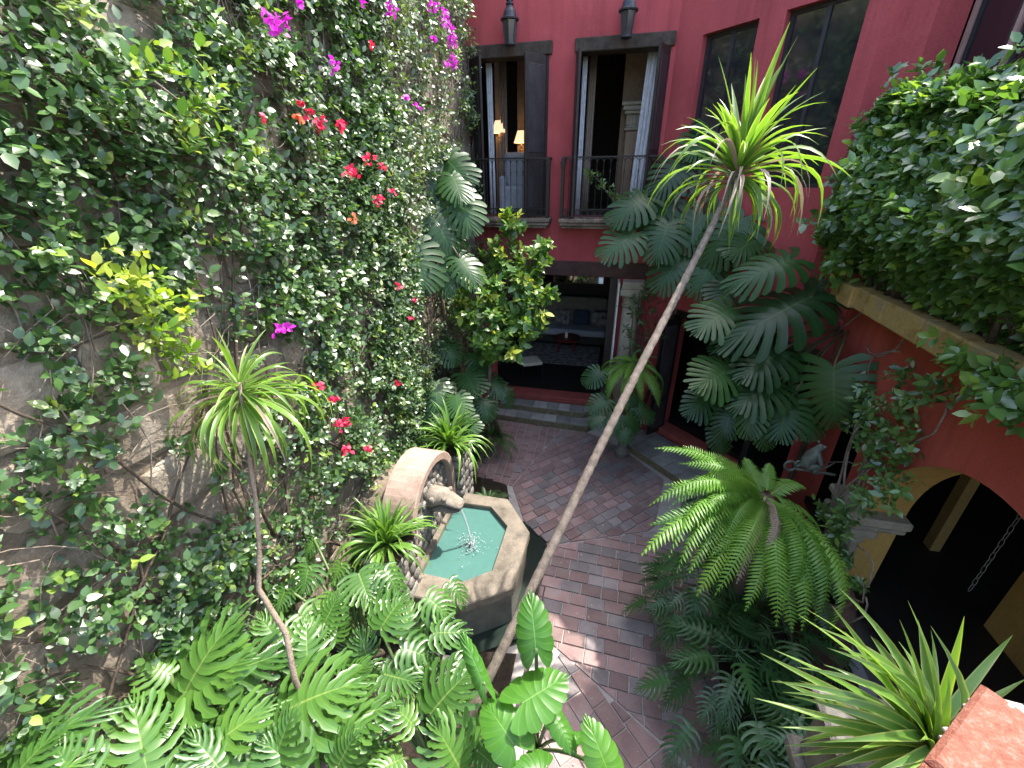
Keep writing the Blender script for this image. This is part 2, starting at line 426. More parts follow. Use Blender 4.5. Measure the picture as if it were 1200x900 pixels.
# ================================================================== SETTING
def sheet(name, poly, z, mat):
    o = mk(name, [(p[0], p[1], z) for p in poly], [tuple(range(len(poly)))], mat)
    return tag(o, kind='structure')
sheet('ground', [(-60, -60), (60, -60), (60, 60), (-60, 60)], -0.10, ground_m)
floor_poly = [(-1.3, 0.9), (3.25, 0.9), (3.25, 6.45), (0.7, 9.05), (-3.0, 9.05), (-3.0, 5.2), (-0.55, 5.2), (-0.55, 2.2)]
paving = sheet('paving', floor_poly, -0.016, joint)
bed = mk('planting_bed', [(x, y, 0.02 + 0.10 * math.sin(3 * x + y) * math.cos(2 * y)) for y in np.linspace(-1.2, 3.05, 16) for x in np.linspace(-2.96, -0.72, 10)],
         [(j * 10 + i, j * 10 + i + 1, (j + 1) * 10 + i + 1, (j + 1) * 10 + i) for j in range(15) for i in range(9)], soil, smooth=True)
tag(bed, kind='structure')
sheet('flower_border', [(1.35, 1.2), (3.09, 1.2), (3.09, 6.4), (2.2, 6.6), (1.70, 5.2), (1.62, 3.6)], 0.012, soil)
sheet('corner_border', [(-2.94, 5.15), (-1.96, 5.22), (-1.36, 5.42), (-1.60, 6.10), (-2.15, 6.35), (-2.3, 8.2), (-2.94, 8.98)], -0.006, soil)
sheet('slab_path', [(-1.9, 2.55), (-0.62, 2.55), (-0.60, 3.10), (-0.68, 3.28), (-1.2, 2.92), (-1.9, 2.9)], -0.009, pale_slab)

# ---- brick pavers: four fields laid at different angles, cut along their edges
def clip(poly, zone):
    out = [np.array(p) for p in poly]
    n = len(zone)
    for k in range(n):
        a = np.array(zone[k]); b2 = np.array(zone[(k + 1) % n]); d = b2 - a
        side = lambda p: d[0] * (p[1] - a[1]) - d[1] * (p[0] - a[0])
        new = []
        for i in range(len(out)):
            p, q = out[i], out[(i + 1) % len(out)]
            sp_, sq = side(p), side(q)
            if sp_ >= 0: new.append(p)
            if sp_ * sq < 0: new.append(p + (q - p) * (sp_ / (sp_ - sq)))
        out = new
        if not out: return []
    return out
def area(p):
    return 0.5 * sum(p[i][0] * p[(i + 1) % len(p)][1] - p[(i + 1) % len(p)][0] * p[i][1] for i in range(len(p)))
ZONES = [  # convex polygon (anticlockwise), angle of the rows, brick length, row depth
    ([(-2.35, 6.25), (-1.52, 6.11), (-0.88, 8.25), (-2.42, 8.42)], math.radians(92.5), 0.26, 0.165),
    ([(-1.50, 6.11), (-1.12, 5.32), (-0.64, 4.86), (1.00, 5.56), (1.25, 6.93), (0.44, 7.82), (-0.24, 8.26), (-0.86, 8.25)], math.radians(46), 0.27, 0.175),
    ([(-0.62, 4.84), (-0.62, 3.51), (-0.24, 3.27), (1.86, 2.02), (1.95, 5.30), (1.00, 5.54)], math.radians(-2), 0.28, 0.185),
    ([(-0.22, 3.25), (-0.50, 2.55), (-0.30, 1.2), (1.95, 1.2), (1.95, 1.90)], math.radians(-47), 0.31, 0.20)]
bricks = []
for zi, (zone, ang, bl, bd) in enumerate(ZONES):
    ca, sa = math.cos(ang), math.sin(ang)
    Z = np.array(zone); c0 = Z.mean(0)
    for r in range(-20, 21):
        s0 = -4.0 + random.random() * bl
        while s0 < 4.0:
            L = bl * random.choice([0.72, 0.8, 1.0, 1.0, 1.0, 1.15, 1.3])
            g = 0.0065
            q = [(s0 + g, r * bd + g), (s0 + L - g, r * bd + g), (s0 + L - g, (r + 1) * bd - g), (s0 + g, (r + 1) * bd - g)]
            q = [(c0[0] + (u + random.uniform(-.003, .003)) * ca - (v + random.uniform(-.003, .003)) * sa, c0[1] + u * sa + v * ca) for u, v in q]
            p = clip(q, zone)
            if len(p) >= 3 and area(p) > 0.004: bricks.append((zi, p))
            s0 += L
def brick_mesh(mb, p):
    mb.prism(p, -0.012, random.uniform(-0.003, 0.006), 0.006)
def shown(p):
    c = np.mean(p, 0); v = np.array([c[0], c[1], 0]) - CC
    d = v @ CW
    return area(p) * (-v[2]) / d ** 3
bricks.sort(key=lambda q: -shown(q[1]))
rest = MB()
for i, (zi, p) in enumerate(bricks):
    if i < 298:
        mb = MB(); brick_mesh(mb, p)
        c = np.mean(p, 0)
        mb.build('brick', paver if random.random() < 0.68 else paver_grey, paving, origin=(c[0], c[1], 0))
    else:
        brick_mesh(rest, p)
if rest.v:
    o = rest.build('brick_field', paver, paving, kind='stuff')

# ================================================================== LEFT STONE WALL
WX = -2.95
stone_wall = empty('stone_wall', (WX - 0.3, 4.0, 0), 'tall rough grey brown stone wall under the creepers', 'wall')
MB().bx(WX - 0.6, WX - 0.035, -3.0, 9.6, -0.1, 9.2).build('mortar_core', wall_mortar, stone_wall)
z = -0.02; n_st = 0
while z < 8.0:
    h = random.uniform(0.36, 0.52); y = -0.2 - random.random() * 0.5
    while y < 8.99:
        w = random.uniform(0.42, 0.95); y1 = min(y + w, 8.99)
        if y1 - y > 0.15:
            g = 0.014; k = 10; pts = []
            cy, cz = (y + y1) / 2, z + h / 2; hy, hz = (y1 - y) / 2 - g, h / 2 - g
            for a in range(k):
                t = 2 * math.pi * (a + 0.5) / k
                e = 0.42
                sy = math.copysign(abs(math.cos(t)) ** e, math.cos(t)); sz = math.copysign(abs(math.sin(t)) ** e, math.sin(t))
                pts.append((cy + hy * sy * random.uniform(0.93, 1.0), cz + hz * sz * random.uniform(0.9, 1.0)))
            dp = random.uniform(-0.015, 0.02)
            V = [(WX - 0.12, p, q) for p, q in pts]
            V += [(WX - 0.015 + dp, p, q) for p, q in pts]
            V += [(WX + 0.0 + dp + random.uniform(-0.012, 0.012), cy + (p - cy) * 0.84, cz + (q - cz) * 0.80) for p, q in pts]
            V.append((WX + 0.006 + dp, cy, cz))
            F = []
            for a in range(k):
                b2 = (a + 1) % k
                F += [(a, b2, k + b2, k + a), (k + a, k + b2, 2 * k + b2, 2 * k + a), (2 * k + a, 2 * k + b2, 3 * k)]
            mk('stone', V, F, wall_stone, stone_wall, origin=(WX, cy, cz))
            n_st += 1
        y = y1
    z += h

# ================================================================== RED HOUSE (back wall and cut corner)
def wall(o, d, L, H, th, holes, mb=None):
    """upright wall slab with rectangular holes, front on the right of d turned clockwise"""
    mb = mb or MB()
    o = np.array(o, float); d = np.array([d[0], d[1], 0.0]); n = np.array([d[1], -d[0], 0.0]); up = np.array([0, 0, 1.0])
    us = sorted({0.0, L, *[h[0] for h in holes], *[h[1] for h in holes]}); vs = sorted({0.0, H, *[h[2] for h in holes], *[h[3] for h in holes]})
    us = [u for u in us if 0 <= u <= L]; vs = [v for v in vs if 0 <= v <= H]
    def solid(i, j):
        if i < 0 or j < 0 or i >= len(us) - 1 or j >= len(vs) - 1: return False
        cu, cv = (us[i] + us[i + 1]) / 2, (vs[j] + vs[j + 1]) / 2
        return not any(h[0] < cu < h[1] and h[2] < cv < h[3] for h in holes)
    P = lambda u, v, k: o + d * u + up * v - n * (th * k)
    for i in range(len(us) - 1):
        for j in range(len(vs) - 1):
            if not solid(i, j): continue
            u0, u1, v0, v1 = us[i], us[i + 1], vs[j], vs[j + 1]
            mb.add([P(u0, v0, 0), P(u1, v0, 0), P(u1, v1, 0), P(u0, v1, 0)], [(0, 1, 2, 3)])
            mb.add([P(u0, v0, 1), P(u1, v0, 1), P(u1, v1, 1), P(u0, v1, 1)], [(3, 2, 1, 0)])
            if not solid(i - 1, j): mb.add([P(u0, v0, 0), P(u0, v1, 0), P(u0, v1, 1), P(u0, v0, 1)], [(0, 1, 2, 3)])
            if not solid(i + 1, j): mb.add([P(u1, v0, 0), P(u1, v1, 0), P(u1, v1, 1), P(u1, v0, 1)], [(3, 2, 1, 0)])
            if not solid(i, j - 1): mb.add([P(u0, v0, 0), P(u1, v0, 0), P(u1, v0, 1), P(u0, v0, 1)], [(3, 2, 1, 0)])
            if not solid(i, j + 1): mb.add([P(u0, v1, 0), P(u1, v1, 0), P(u1, v1, 1), P(u0, v1, 1)], [(0, 1, 2, 3)])
    return mb
YB = 9.0
CH = (0.60, YB); S2 = math.sqrt(0.5)
house = empty('red_house', (-1.0, 9.3, 0), 'red plastered two storey house with balcony windows and cut corner', 'house')
X0 = -3.5
wall((X0, YB, -0.1), (1, 0), CH[0] - X0, 8.6, 0.28,
     [(-2.62 - X0, 0.06 - X0, 0.54, 3.42), (-2.95 - X0, -1.5 - X0, 4.55, 7.15), (-0.98 - X0, 0.5 - X0, 4.55, 7.15)]).build('back_wall', red, house)
# cut corner: lower and upper wall
wall((CH[0], CH[1], -0.1), (S2, -S2), 3.52, 3.85, 0.28, [(0.88, 3.40, 0.42, 2.88)]).build('corner_wall', red, house)
cu = lambda x: (x - CH[0]) / S2
wall((CH[0], CH[1], 3.75), (S2, -S2), cu(2.68), 4.25, 0.28,
     [(cu(0.95), cu(1.58), 5.30 - 3.75, 7.09 - 3.75), (cu(1.84), cu(2.52), 5.0 - 3.75, 7.09 - 3.75)]).build('corner_wall', red, house)
Q1 = np.array([2.68, CH[1] - (2.68 - CH[0])]); Q2 = Q1 + [0.16, 0.0]
Q3 = Q2 + np.array([S2, -S2]) * 0.30; Q4 = Q3 + [0.30, 0.0]
wall((Q1[0], Q1[1], 3.75), (1, 0), 0.16, 4.25, 0.2, []).build('stepped_pier', red, house)
wall((Q2[0], Q2[1], 3.75), (S2, -S2), 0.30, 4.25, 0.2, []).build('stepped_pier', red, house)
wall((Q3[0], Q3[1], 3.75), (1, 0), 0.30, 4.25, 0.2, []).build('stepped_pier', red, house)
# inner shell
shell = [(-4.2, 9.27), (0.70, 9.27), (3.38, 6.59), (3.38, 0.3), (7.4, 0.3), (7.4, 14.4), (-4.2, 14.4)]
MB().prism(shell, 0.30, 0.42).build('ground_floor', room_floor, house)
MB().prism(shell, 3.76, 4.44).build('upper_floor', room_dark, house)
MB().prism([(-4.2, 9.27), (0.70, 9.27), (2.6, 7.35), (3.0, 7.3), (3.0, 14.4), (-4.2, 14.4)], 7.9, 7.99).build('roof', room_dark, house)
MB().prism([(3.55, 6.9), (3.55, 3.6), (7.4, 3.6), (7.4, 14.4), (3.02, 14.4), (3.02, 7.3)], 7.42, 7.54).build('roof', room_dark, house)  # unseen wing roof; height and near end shaped to let sun reach the planting
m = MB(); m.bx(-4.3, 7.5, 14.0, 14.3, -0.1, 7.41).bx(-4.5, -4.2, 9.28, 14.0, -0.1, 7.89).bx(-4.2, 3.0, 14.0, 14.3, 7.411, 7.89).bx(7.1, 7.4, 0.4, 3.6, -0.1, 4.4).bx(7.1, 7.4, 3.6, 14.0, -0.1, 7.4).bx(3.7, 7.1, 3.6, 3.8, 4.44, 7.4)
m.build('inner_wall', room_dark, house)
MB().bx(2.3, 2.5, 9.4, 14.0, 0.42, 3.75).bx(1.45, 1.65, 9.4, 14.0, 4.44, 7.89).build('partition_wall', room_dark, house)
# timber lintels over the balcony windows
for x0, x1 in ((-3.02, -1.42), (-1.03, 0.58)):
    MB().bx(x0, x1, YB - 0.055, YB + 0.30, 7.045, 7.24, 0.012).build('lintel', old_wood, house)
MB().bx(-2.92, 0.60, YB - 0.03, YB + 0.30, 3.30, 3.60, 0.01).build('door_beam', beam_wood, house)
MB().bx(-0.10, 0.045, YB - 0.015, YB + 0.26, 0.446, 3.299, 0.006).build('door_jamb', shutter_wood, house)
MB().bx(-2.64, 0.055, YB - 0.04, YB + 0.32, 0.30, 0.445, 0.008).build('door_sill', surface('red_painted_sill', (0.20, 0.045, 0.035), (0.30, 0.07, 0.055), 5, 50, 0.7, 0.2), house)
# shutters: hinge, free end
def shutter(hx, hy, fx, fy):
    h = np.array([hx, hy]); f = np.array([fx, fy]); L = np.linalg.norm(f - h); d = (f - h) / L; rz = math.atan2(d[1], d[0])
    c = (h + f) / 2
    leaf = MB().obx((c[0], c[1], 5.75), L / 2, 0.022, 1.29, rz, 0.006).build('shutter', shutter_wood, house)
    for (z0, z1) in ((4.62, 5.42), (5.56, 6.90)):
        MB().obx((c[0], c[1], (z0 + z1) / 2), L / 2 - 0.075, 0.030, (z1 - z0) / 2, rz, 0.008).build('panel', panel_wood, leaf)
    MB().obx((*(h + d * 0.02), 5.75), 0.026, 0.035, 1.292, rz).build('hinge_stile', shutter_wood, leaf)
shutter(-2.94, YB + 0.02, -2.62, YB - 0.33)
shutter(-1.50, YB + 0.02, -1.83, YB - 0.36)
shutter(-0.98, YB + 0.02, -0.90, YB - 0.42)
shutter(0.50, YB + 0.02, 0.33, YB - 0.40)
# balconies
def balcony(x0, x1):
    y0, y1 = 8.62, YB - 0.001
    sl = MB().bx(x0, x1, y0 - 0.03, y1, 4.37, 4.44, 0.012).bx(x0 + 0.02, x1 - 0.02, y0, y1, 4.31, 4.368, 0.01).bx(x0 + 0.05, x1 - 0.05, y0 + 0.04, y1, 4.26, 4.308, 0.01).build('balcony', slab_stone, house)
    xa, xb = x0 + 0.045, x1 - 0.045
    MB().bx(xa - 0.02, xb + 0.02, y0 + 0.01, y0 + 0.05, 5.455, 5.48).bx(xa - 0.018, xa + 0.018, y0 + 0.051, y1, 5.456, 5.479).bx(xb - 0.018, xb + 0.018, y0 + 0.051, y1, 5.456, 5.479).build('handrail', iron, sl)
    MB().bx(xa, xb, y0 + 0.02, y0 + 0.04, 4.60, 4.615).bx(xa, xb, y0 + 0.02, y0 + 0.04, 4.475, 4.49).build('bottom_rail', iron, sl)
    n = max(2, int(round((xb - xa) / 0.118))); xs = [xa + (xb - xa) * i / n for i in range(n + 1)]
    bars = [(x, y0 + 0.03) for x in xs] + [(xx, yy) for xx in (xa, xb) for yy in (y0 + 0.15, y0 + 0.27)]
    for i, (x, y) in enumerate(bars):
        if 0 < i < n:
            mb = MB().tube([(x, y, 4.45), (x, y, 5.46)], 0.007, 6)
            mb.lathe((x, y, 5.17), [(0.007, 0), (0.013, 0.015), (0.007, 0.03), (0.014, 0.06), (0.007, 0.10)], 6, False)
        elif i in (0, n):
            mb = MB().bx(x - 0.028, x + 0.028, y - 0.028, y + 0.028, 4.44, 5.30).bx(x - 0.036, x + 0.036, y - 0.036, y + 0.036, 5.30, 5.33).bx(x - 0.045, x + 0.045, y - 0.045, y + 0.045, 5.36, 5.395).bx(x - 0.033, x + 0.033, y - 0.033, y + 0.033, 5.33, 5.36).bx(x - 0.03, x + 0.03, y - 0.03, y + 0.03, 5.395, 5.454)
        else:
            mb = MB().tube([(x, y, 4.44), (x, y, 5.456)], 0.007, 6)
        mb.build('baluster', iron, sl)
    arcs = MB(); rings = MB()
    for i in range(n):
        a, b2 = xs[i], xs[i + 1]; c = (a + b2) / 2; r = (b2 - a) / 2
        arcs.tube([(c - r * math.cos(t), y0 + 0.03, 5.37 + 0.075 * math.sin(t)) for t in np.linspace(0, math.pi, 8)], 0.006, 5)
        rings.tube([(c - r * 0.9 * math.cos(t), y0 + 0.03, 4.545 + 0.048 * math.sin(t)) for t in np.linspace(0, 2 * math.pi, 11)], 0.005, 5)
    arcs.build('arch_scrolls', iron, sl); rings.build('ring_scrolls', iron, sl)
balcony(-3.08, -1.34)
balcony(-1.16, 0.62)
# windows of the cut corner
def corner_window(x0, x1, z0, z1):
    p0 = np.array([x0, CH[1] - (x0 - CH[0])]); p1 = np.array([x1, CH[1] - (x1 - CH[0])]); inn = np.array([S2, S2])
    c = (p0 + p1) / 2 + inn * 0.13; L = np.linalg.norm(p1 - p0); rz = -math.pi / 4
    fr = MB()
    d = np.array([S2, -S2])
    for k in (-1, 0, 1):
        q = c + d * k * (L / 2 - 0.025 * abs(k)); fr.obx((q[0], q[1], (z0 + z1) / 2), 0.025, 0.025, (z1 - z0) / 2, rz)
    for zz in (z0 + 0.025, z1 - 0.025): fr.obx((c[0], c[1], zz), L / 2, 0.022, 0.025, rz)
    w = fr.build('window', dark_frame, house)
    for k in (-1, 1):
        q = c + d * k * L / 4 + inn * 0.004
        MB().obx((q[0], q[1], (z0 + z1) / 2), L / 4 - 0.03, 0.006, (z1 - z0) / 2 - 0.045, rz).build('pane', dark_glass, w)
corner_window(0.95, 1.58, 5.30, 7.09)
corner_window(1.84, 2.52, 5.0, 7.09)
# glazed front of the upper floor behind the hedge
gx = Q4[0] + 0.05
wl = MB().bx(gx - 0.06, gx + 0.3, 3.6, Q4[1] + 0.2, 7.45, 7.55).bx(gx - 0.02, gx + 0.3, 3.6, Q4[1] + 0.2, 3.95, 4.9).build('upper_wall', red, house)
y = Q4[1]
first = True
while y > 4.3:
    w = MB().bx(gx - 0.03, gx + 0.05, y - 0.05, y, 4.9, 7.45).bx(gx - 0.03, gx + 0.05, y - 0.75, y - 0.05, 7.38, 7.45).bx(gx - 0.03, gx + 0.05, y - 0.75, y - 0.05, 4.9, 4.98).build('window', pink_frame, house)
    MB().bx(gx + 0.005, gx + 0.012, y - 0.75, y - 0.05, 4.98, 7.38).build('pane', dark_glass, w)
    MB().bx(gx - 0.015, gx + 0.03, y - 0.12, y - 0.09, 4.98, 7.38).bx(gx - 0.015, gx + 0.03, y - 0.72, y - 0.69, 4.98, 7.38).build('sash', dark_frame, w)
    y -= 0.75

# ---- steps up to the living room
def steps(name, tiers, label, d, slabs):
    root = empty(name, (*np.mean(tiers[0][0], 0), 0), label, 'steps')
    for poly, z0, z1 in tiers:
        base = MB().prism(poly, z0, z1 - 0.012, 0.02).build('tread', step_side, root)
        P = np.array(poly); dd = np.array(d); nn = np.array([-dd[1], dd[0]])
        u = P @ dd; v = P @ nn
        k = slabs; ul = u.min()
        edges = [u.min()]
        while edges[-1] < u.max() - 0.02: edges.append(min(u.max(), edges[-1] + random.uniform(0.24, 0.36)))
        vs = [v.min(), v.max()] if v.max() - v.min() < 0.5 else [v.min(), (v.min() + v.max()) / 2, v.max()]
        for i in range(len(edges) - 1):
            for j in range(len(vs) - 1):
                q = [(edges[i] + .005, vs[j] + .005), (edges[i + 1] - .005, vs[j] + .005), (edges[i + 1] - .005, vs[j + 1] - .005), (edges[i] + .005, vs[j + 1] - .005)]
                q = [dd * a + nn * b2 for a, b2 in q]
                q = clip(q, [tuple(P.mean(0) + (p - P.mean(0)) * 0.985) for p in P])
                if len(q) > 2 and area(q) > 0.003:
                    c = np.mean(q, 0)
                    MB().prism(q, z1 - 0.012, z1 + random.uniform(0, 0.004), 0.006).build('slab', step_stone, base, origin=(c[0], c[1], z1))
steps('stone_steps', [([(-2.5, 8.36), (-0.30, 8.28), (-0.05, 8.62), (-0.05, 8.97), (-2.6, 8.97)], -0.02, 0.15),
                      ([(-2.42, 8.66), (-0.42, 8.60), (-0.28, 8.72), (-0.28, 8.95), (-2.5, 8.95)], 0.14, 0.30)],
      'two shallow grey stone steps below the living room opening', (1, 0), 7)
dg = np.array([S2, -S2]); nn_ = np.array([S2, S2]); q0 = np.array([0.42, 7.92])
steps('door_step', [([tuple(q0), tuple(q0 + dg * 1.75), tuple(q0 + dg * 1.75 + nn_ * 0.86), tuple(q0 + nn_ * 0.86)], -0.02, 0.14)],
      'low slab step laid diagonally below the black door', tuple(dg), 5)

# ---- black door in the cut corner
door = empty('black_door', (1.30, 8.20, 0.32), 'tall black panelled door leaf standing open at the cut corner', 'door')
hd = np.array([1.27, 8.24]); fd = np.array([0.93, 7.93]); L = np.linalg.norm(fd - hd); c = (hd + fd) / 2; rz = math.atan2(*(fd - hd)[::-1])
MB().obx((c[0], c[1], 1.55), L / 2, 0.022, 1.23, rz, 0.005).build('leaf', door_black, door)
for z0, z1 in ((0.45, 1.05), (1.17, 2.66)):
    MB().obx((c[0], c[1], (z0 + z1) / 2), L / 2 - 0.07, 0.029, (z1 - z0) / 2, rz, 0.007).build('panel', panel_wood, door)
MB().tube([(fd[0] + .05, fd[1] + .0, 1.30), (fd[0] + .03, fd[1] - .05, 1.30), (fd[0] + .03, fd[1] - .05, 1.42), (fd[0] + .05, fd[1], 1.42)], 0.008, 6).build('handle', brass, door)
fr = MB()
for u in (0.88, 2.12, 2.75):
    q = np.array(CH) + dg * u; fr.obx((q[0], q[1], 1.55), 0.05, 0.06, 1.232, -math.pi / 4)
q = np.array(CH) + dg * 2.14; fr.obx((q[0], q[1], 2.83), 1.26, 0.055, 0.05, -math.pi / 4)
q = np.array(CH) + dg * 1.5
fr.build('door_frame', door_black, house)
MB().obx((q[0] - 0.03, q[1] - 0.03, 0.36), 0.60, 0.16, 0.055, -math.pi / 4, 0.008).build('door_threshold', MATS['red_painted_sill'], house)

# ---- stone column and pale door edge beside the living room opening
clm = empty('stone_column', (0.36, 8.80, 0), 'pale stone column with moulded capital beside the living room opening', 'column')
MB().lathe((0.36, 8.80, 0.35), [(0.175, 0), (0.185, 0.9), (0.18, 1.8), (0.165, 2.42)], 24).build('shaft', col_stone, clm, smooth=True)
MB().bx(0.13, 0.59, 8.60, 8.995, -0.02, 0.2, 0.015).lathe((0.36, 8.80, 0.20), [(0.22, 0), (0.225, 0.05), (0.20, 0.10), (0.18, 0.15)], 24).build('base', col_stone, clm)
MB().lathe((0.36, 8.80, 2.77), [(0.17, 0), (0.20, 0.04), (0.175, 0.08), (0.19, 0.2), (0.225, 0.26)], 24).bx(0.12, 0.60, 8.57, 8.965, 3.03, 3.16, 0.012).bx(0.15, 0.57, 8.60, 8.965, 3.16, 3.29, 0.012).build('capital', col_stone, clm)
pd = empty('cream_door', (0.04, 8.9, 0.44), 'narrow cream painted door leaf folded back against the column', 'door')
MB().obx((0.075, 8.83, 1.86), 0.018, 0.19, 1.41, 0.05, 0.004).build('leaf', white_paint, pd)
MB().lathe((0.05, 8.68, 1.40), [(0.0, -0.03), (0.022, -0.015), (0.022, 0.015), (0.0, 0.03)], 10).build('knob', brass, pd)

# ---- wall lanterns
def lantern(x, zt, label):
    c = (x, 8.80, zt - 0.62)
    root = empty('wall_lantern', (x, 8.80, zt - 0.62), label, 'lantern', 'lanterns above the balcony windows')
    n = 6; R1, R0 = 0.125, 0.085
    ang = [2 * math.pi * (k + .5) / n for k in range(n)]
    for k in range(n):
        a, b2 = ang[k], ang[(k + 1) % n]; mid = (a + b2) / 2
        pa = lambda r, z, t: (x + r * math.cos(t), 8.80 + r * math.sin(t), zt - 0.62 + z)
        mk('pane', [pa(R0 * .97, 0.05, a), pa(R0 * .97, 0.05, b2), pa(R1 * .97, 0.34, b2), pa(R1 * .97, 0.34, a)], [(0, 1, 2, 3)], lantern_glass, root)
        MB().tube([pa(R0, 0.04, a), pa(R1, 0.35, a)], 0.009, 6).build('bar', lantern_iron, root)
    MB().lathe((x, 8.80, zt - 0.62), [(0.05, 0.0), (0.095, 0.015), (0.095, 0.045)], 12).build('base', lantern_iron, root)
    MB().lathe((x, 8.80, zt - 0.62), [(0.150, 0.345), (0.155, 0.365), (0.115, 0.385), (0.095, 0.46), (0.055, 0.53), (0.05, 0.545), (0.066, 0.55), (0.066, 0.565), (0.045, 0.575), (0.045, 0.60), (0.06, 0.605), (0.05, 0.62)], 18).build('cap', lantern_iron, root)
    MB().tube([(x, 9.0, zt - 0.30), (x, 8.93, zt - 0.28), (x, 8.90, zt - 0.27)], 0.014, 6).bx(x - 0.04, x + 0.04, 8.975, 8.999, zt - 0.40, zt - 0.18).build('bracket', lantern_iron, root)
    MB().lathe((x, 8.80, zt - 0.57), [(0.012, 0.0), (0.012, 0.12), (0.0, 0.13)], 8).build('candle', candle_m, root)
lantern(-2.12, 7.78, 'dark metal lantern on red wall above the window with lit lamps')
lantern(-0.20, 7.76, 'dark metal lantern on red wall above the window with carved pilaster')

# ---- furnishing seen through the openings
def curtain(name, x0, x1, y, z0, z1, mat, label, sway=0.0):
    n = 18; V = []; F = []
    for j in range(5):
        t = j / 4
        for i in range(n + 1):
            u = i / n
            V.append((x0 + (x1 - x0) * u + sway * t, y + 0.025 * math.sin(u * 22) + 0.01 * math.sin(5 * t + 9 * u), z1 + (z0 - z1) * t))
    for j in range(4):
        for i in range(n): F.append((j * (n + 1) + i, j * (n + 1) + i + 1, (j + 1) * (n + 1) + i + 1, (j + 1) * (n + 1) + i))
    o = mk(name, V, F, mat, None, True, origin=((x0 + x1) / 2, y, z0))
    sm = o.modifiers.new('thickness', 'SOLIDIFY'); sm.thickness = 0.006
    return tag(o, label, 'curtain')
curtain('curtain', -2.72, -2.60, 9.34, 4.46, 7.3, white_cloth, 'white curtain gathered in the window with lit wall lamps', 0.02)
curtain('curtain', 0.19, 0.42, 9.36, 4.46, 7.3, white_cloth, 'wide white curtain gathered beside the carved stone pilaster', -0.10)
curtain('curtain', -0.93, -0.84, 9.36, 4.46, 7.3, white_cloth, 'narrow white curtain hanging opposite the carved pilaster', 0.0)
curtain('curtain', -2.75, -2.58, 10.4, 4.46, 7.3, beige_cloth, 'beige curtain deep inside the room with lit lamps', 0.0)
curtain('curtain', -0.86, -0.72, 10.0, 4.46, 7.3, beige_cloth, 'beige curtain behind the narrow white curtain', 0.0)
for x, zc, label in ((-2.78, 6.02, 'lit wall lamp with pleated shade on the beige curtain side'), (-2.28, 5.82, 'lit wall lamp with drum shade behind the covered armchair')):
    root = empty('wall_lamp', (x, 10.6, zc), label, 'lamp', 'lit wall lamps upstairs')
    y = 10.45
    MB().lathe((x, y, zc), [(0.165, 0.0), (0.085, 0.23)], 20, False).build('lamp_shade', shade_m, root, True)
    MB().lathe((x, y, zc - 0.12), [(0.012, 0), (0.02, 0.05), (0.012, 0.12)], 8).tube([(x, y, zc - .10), (x - .05, y + .06, zc - .12), (x - .06, y + .22, zc - .08)], 0.012, 6).lathe((x, y, zc - .16), [(0.03, 0), (0.034, .03), (.012, .04)], 8).build('arm', brass, root)
    ld = bpy.data.lights.new('lamp_bulb', 'POINT'); ld.energy = 0.8; ld.color = (1, 0.68, 0.4); ld.shadow_soft_size = 0.04
    lo = bpy.data.objects.new('lamp_bulb', ld); col.objects.link(lo); lo.parent = root; lo.location = (0, -0.15, 0.10)
    MB().bx(x - 0.14, x + 0.1, 10.67, 10.72, 4.44, 7.9).build('wall_panel', room_tan, house)
ac = empty('covered_armchair', (-2.2, 9.85, 4.44), 'armchair under a grey dust cover inside the upstairs window', 'armchair')
MB().obx((-2.25, 10.15, 5.05), 0.33, 0.09, 0.58, 0.25, 0.06, rx=-0.1).build('backrest', cover_grey, ac)
MB().obx((-2.22, 9.90, 4.72), 0.36, 0.30, 0.26, 0.25, 0.05).build('seat', cover_grey, ac)
for s in (-1, 1): MB().obx((-2.22 + s * 0.33, 9.90 + s * 0.08, 4.82), 0.07, 0.30, 0.36, 0.25, 0.04).build('armrest', cover_grey, ac)
pl = empty('carved_pilaster', (0.12, 10.0, 4.44), 'carved grey stone pilaster with leafy capital inside the window', 'pilaster')
MB().bx(-0.08, 0.24, 9.92, 10.12, 4.44, 5.95, 0.02).build('shaft', surface('pilaster_shaft', (0.20, 0.13, 0.085), (0.30, 0.22, 0.15), 3, 50, 0.9, 0.3), pl)
cp = MB()
for i, (w, z0, z1) in enumerate([(0.19, 5.95, 6.0), (0.17, 6.0, 6.22), (0.21, 6.22, 6.28), (0.24, 6.28, 6.36), (0.27, 6.36, 6.42)]): cp.bx(0.08 - w, 0.08 + w, 9.92 - (w - 0.15), 10.125, z0, z1, 0.012)
for i in range(5): cp.lathe((-0.05 + i * 0.065, 9.905, 6.02), [(0.0, 0), (0.03, 0.03), (0.02, 0.12), (0.034, 0.17), (0.0, 0.19)], 8)
cp.build('capital', carved_stone, pl)
MB().bx(-0.2, 1.4, 10.13, 10.2, 4.44, 7.9).build('wall_panel', room_tan, house)

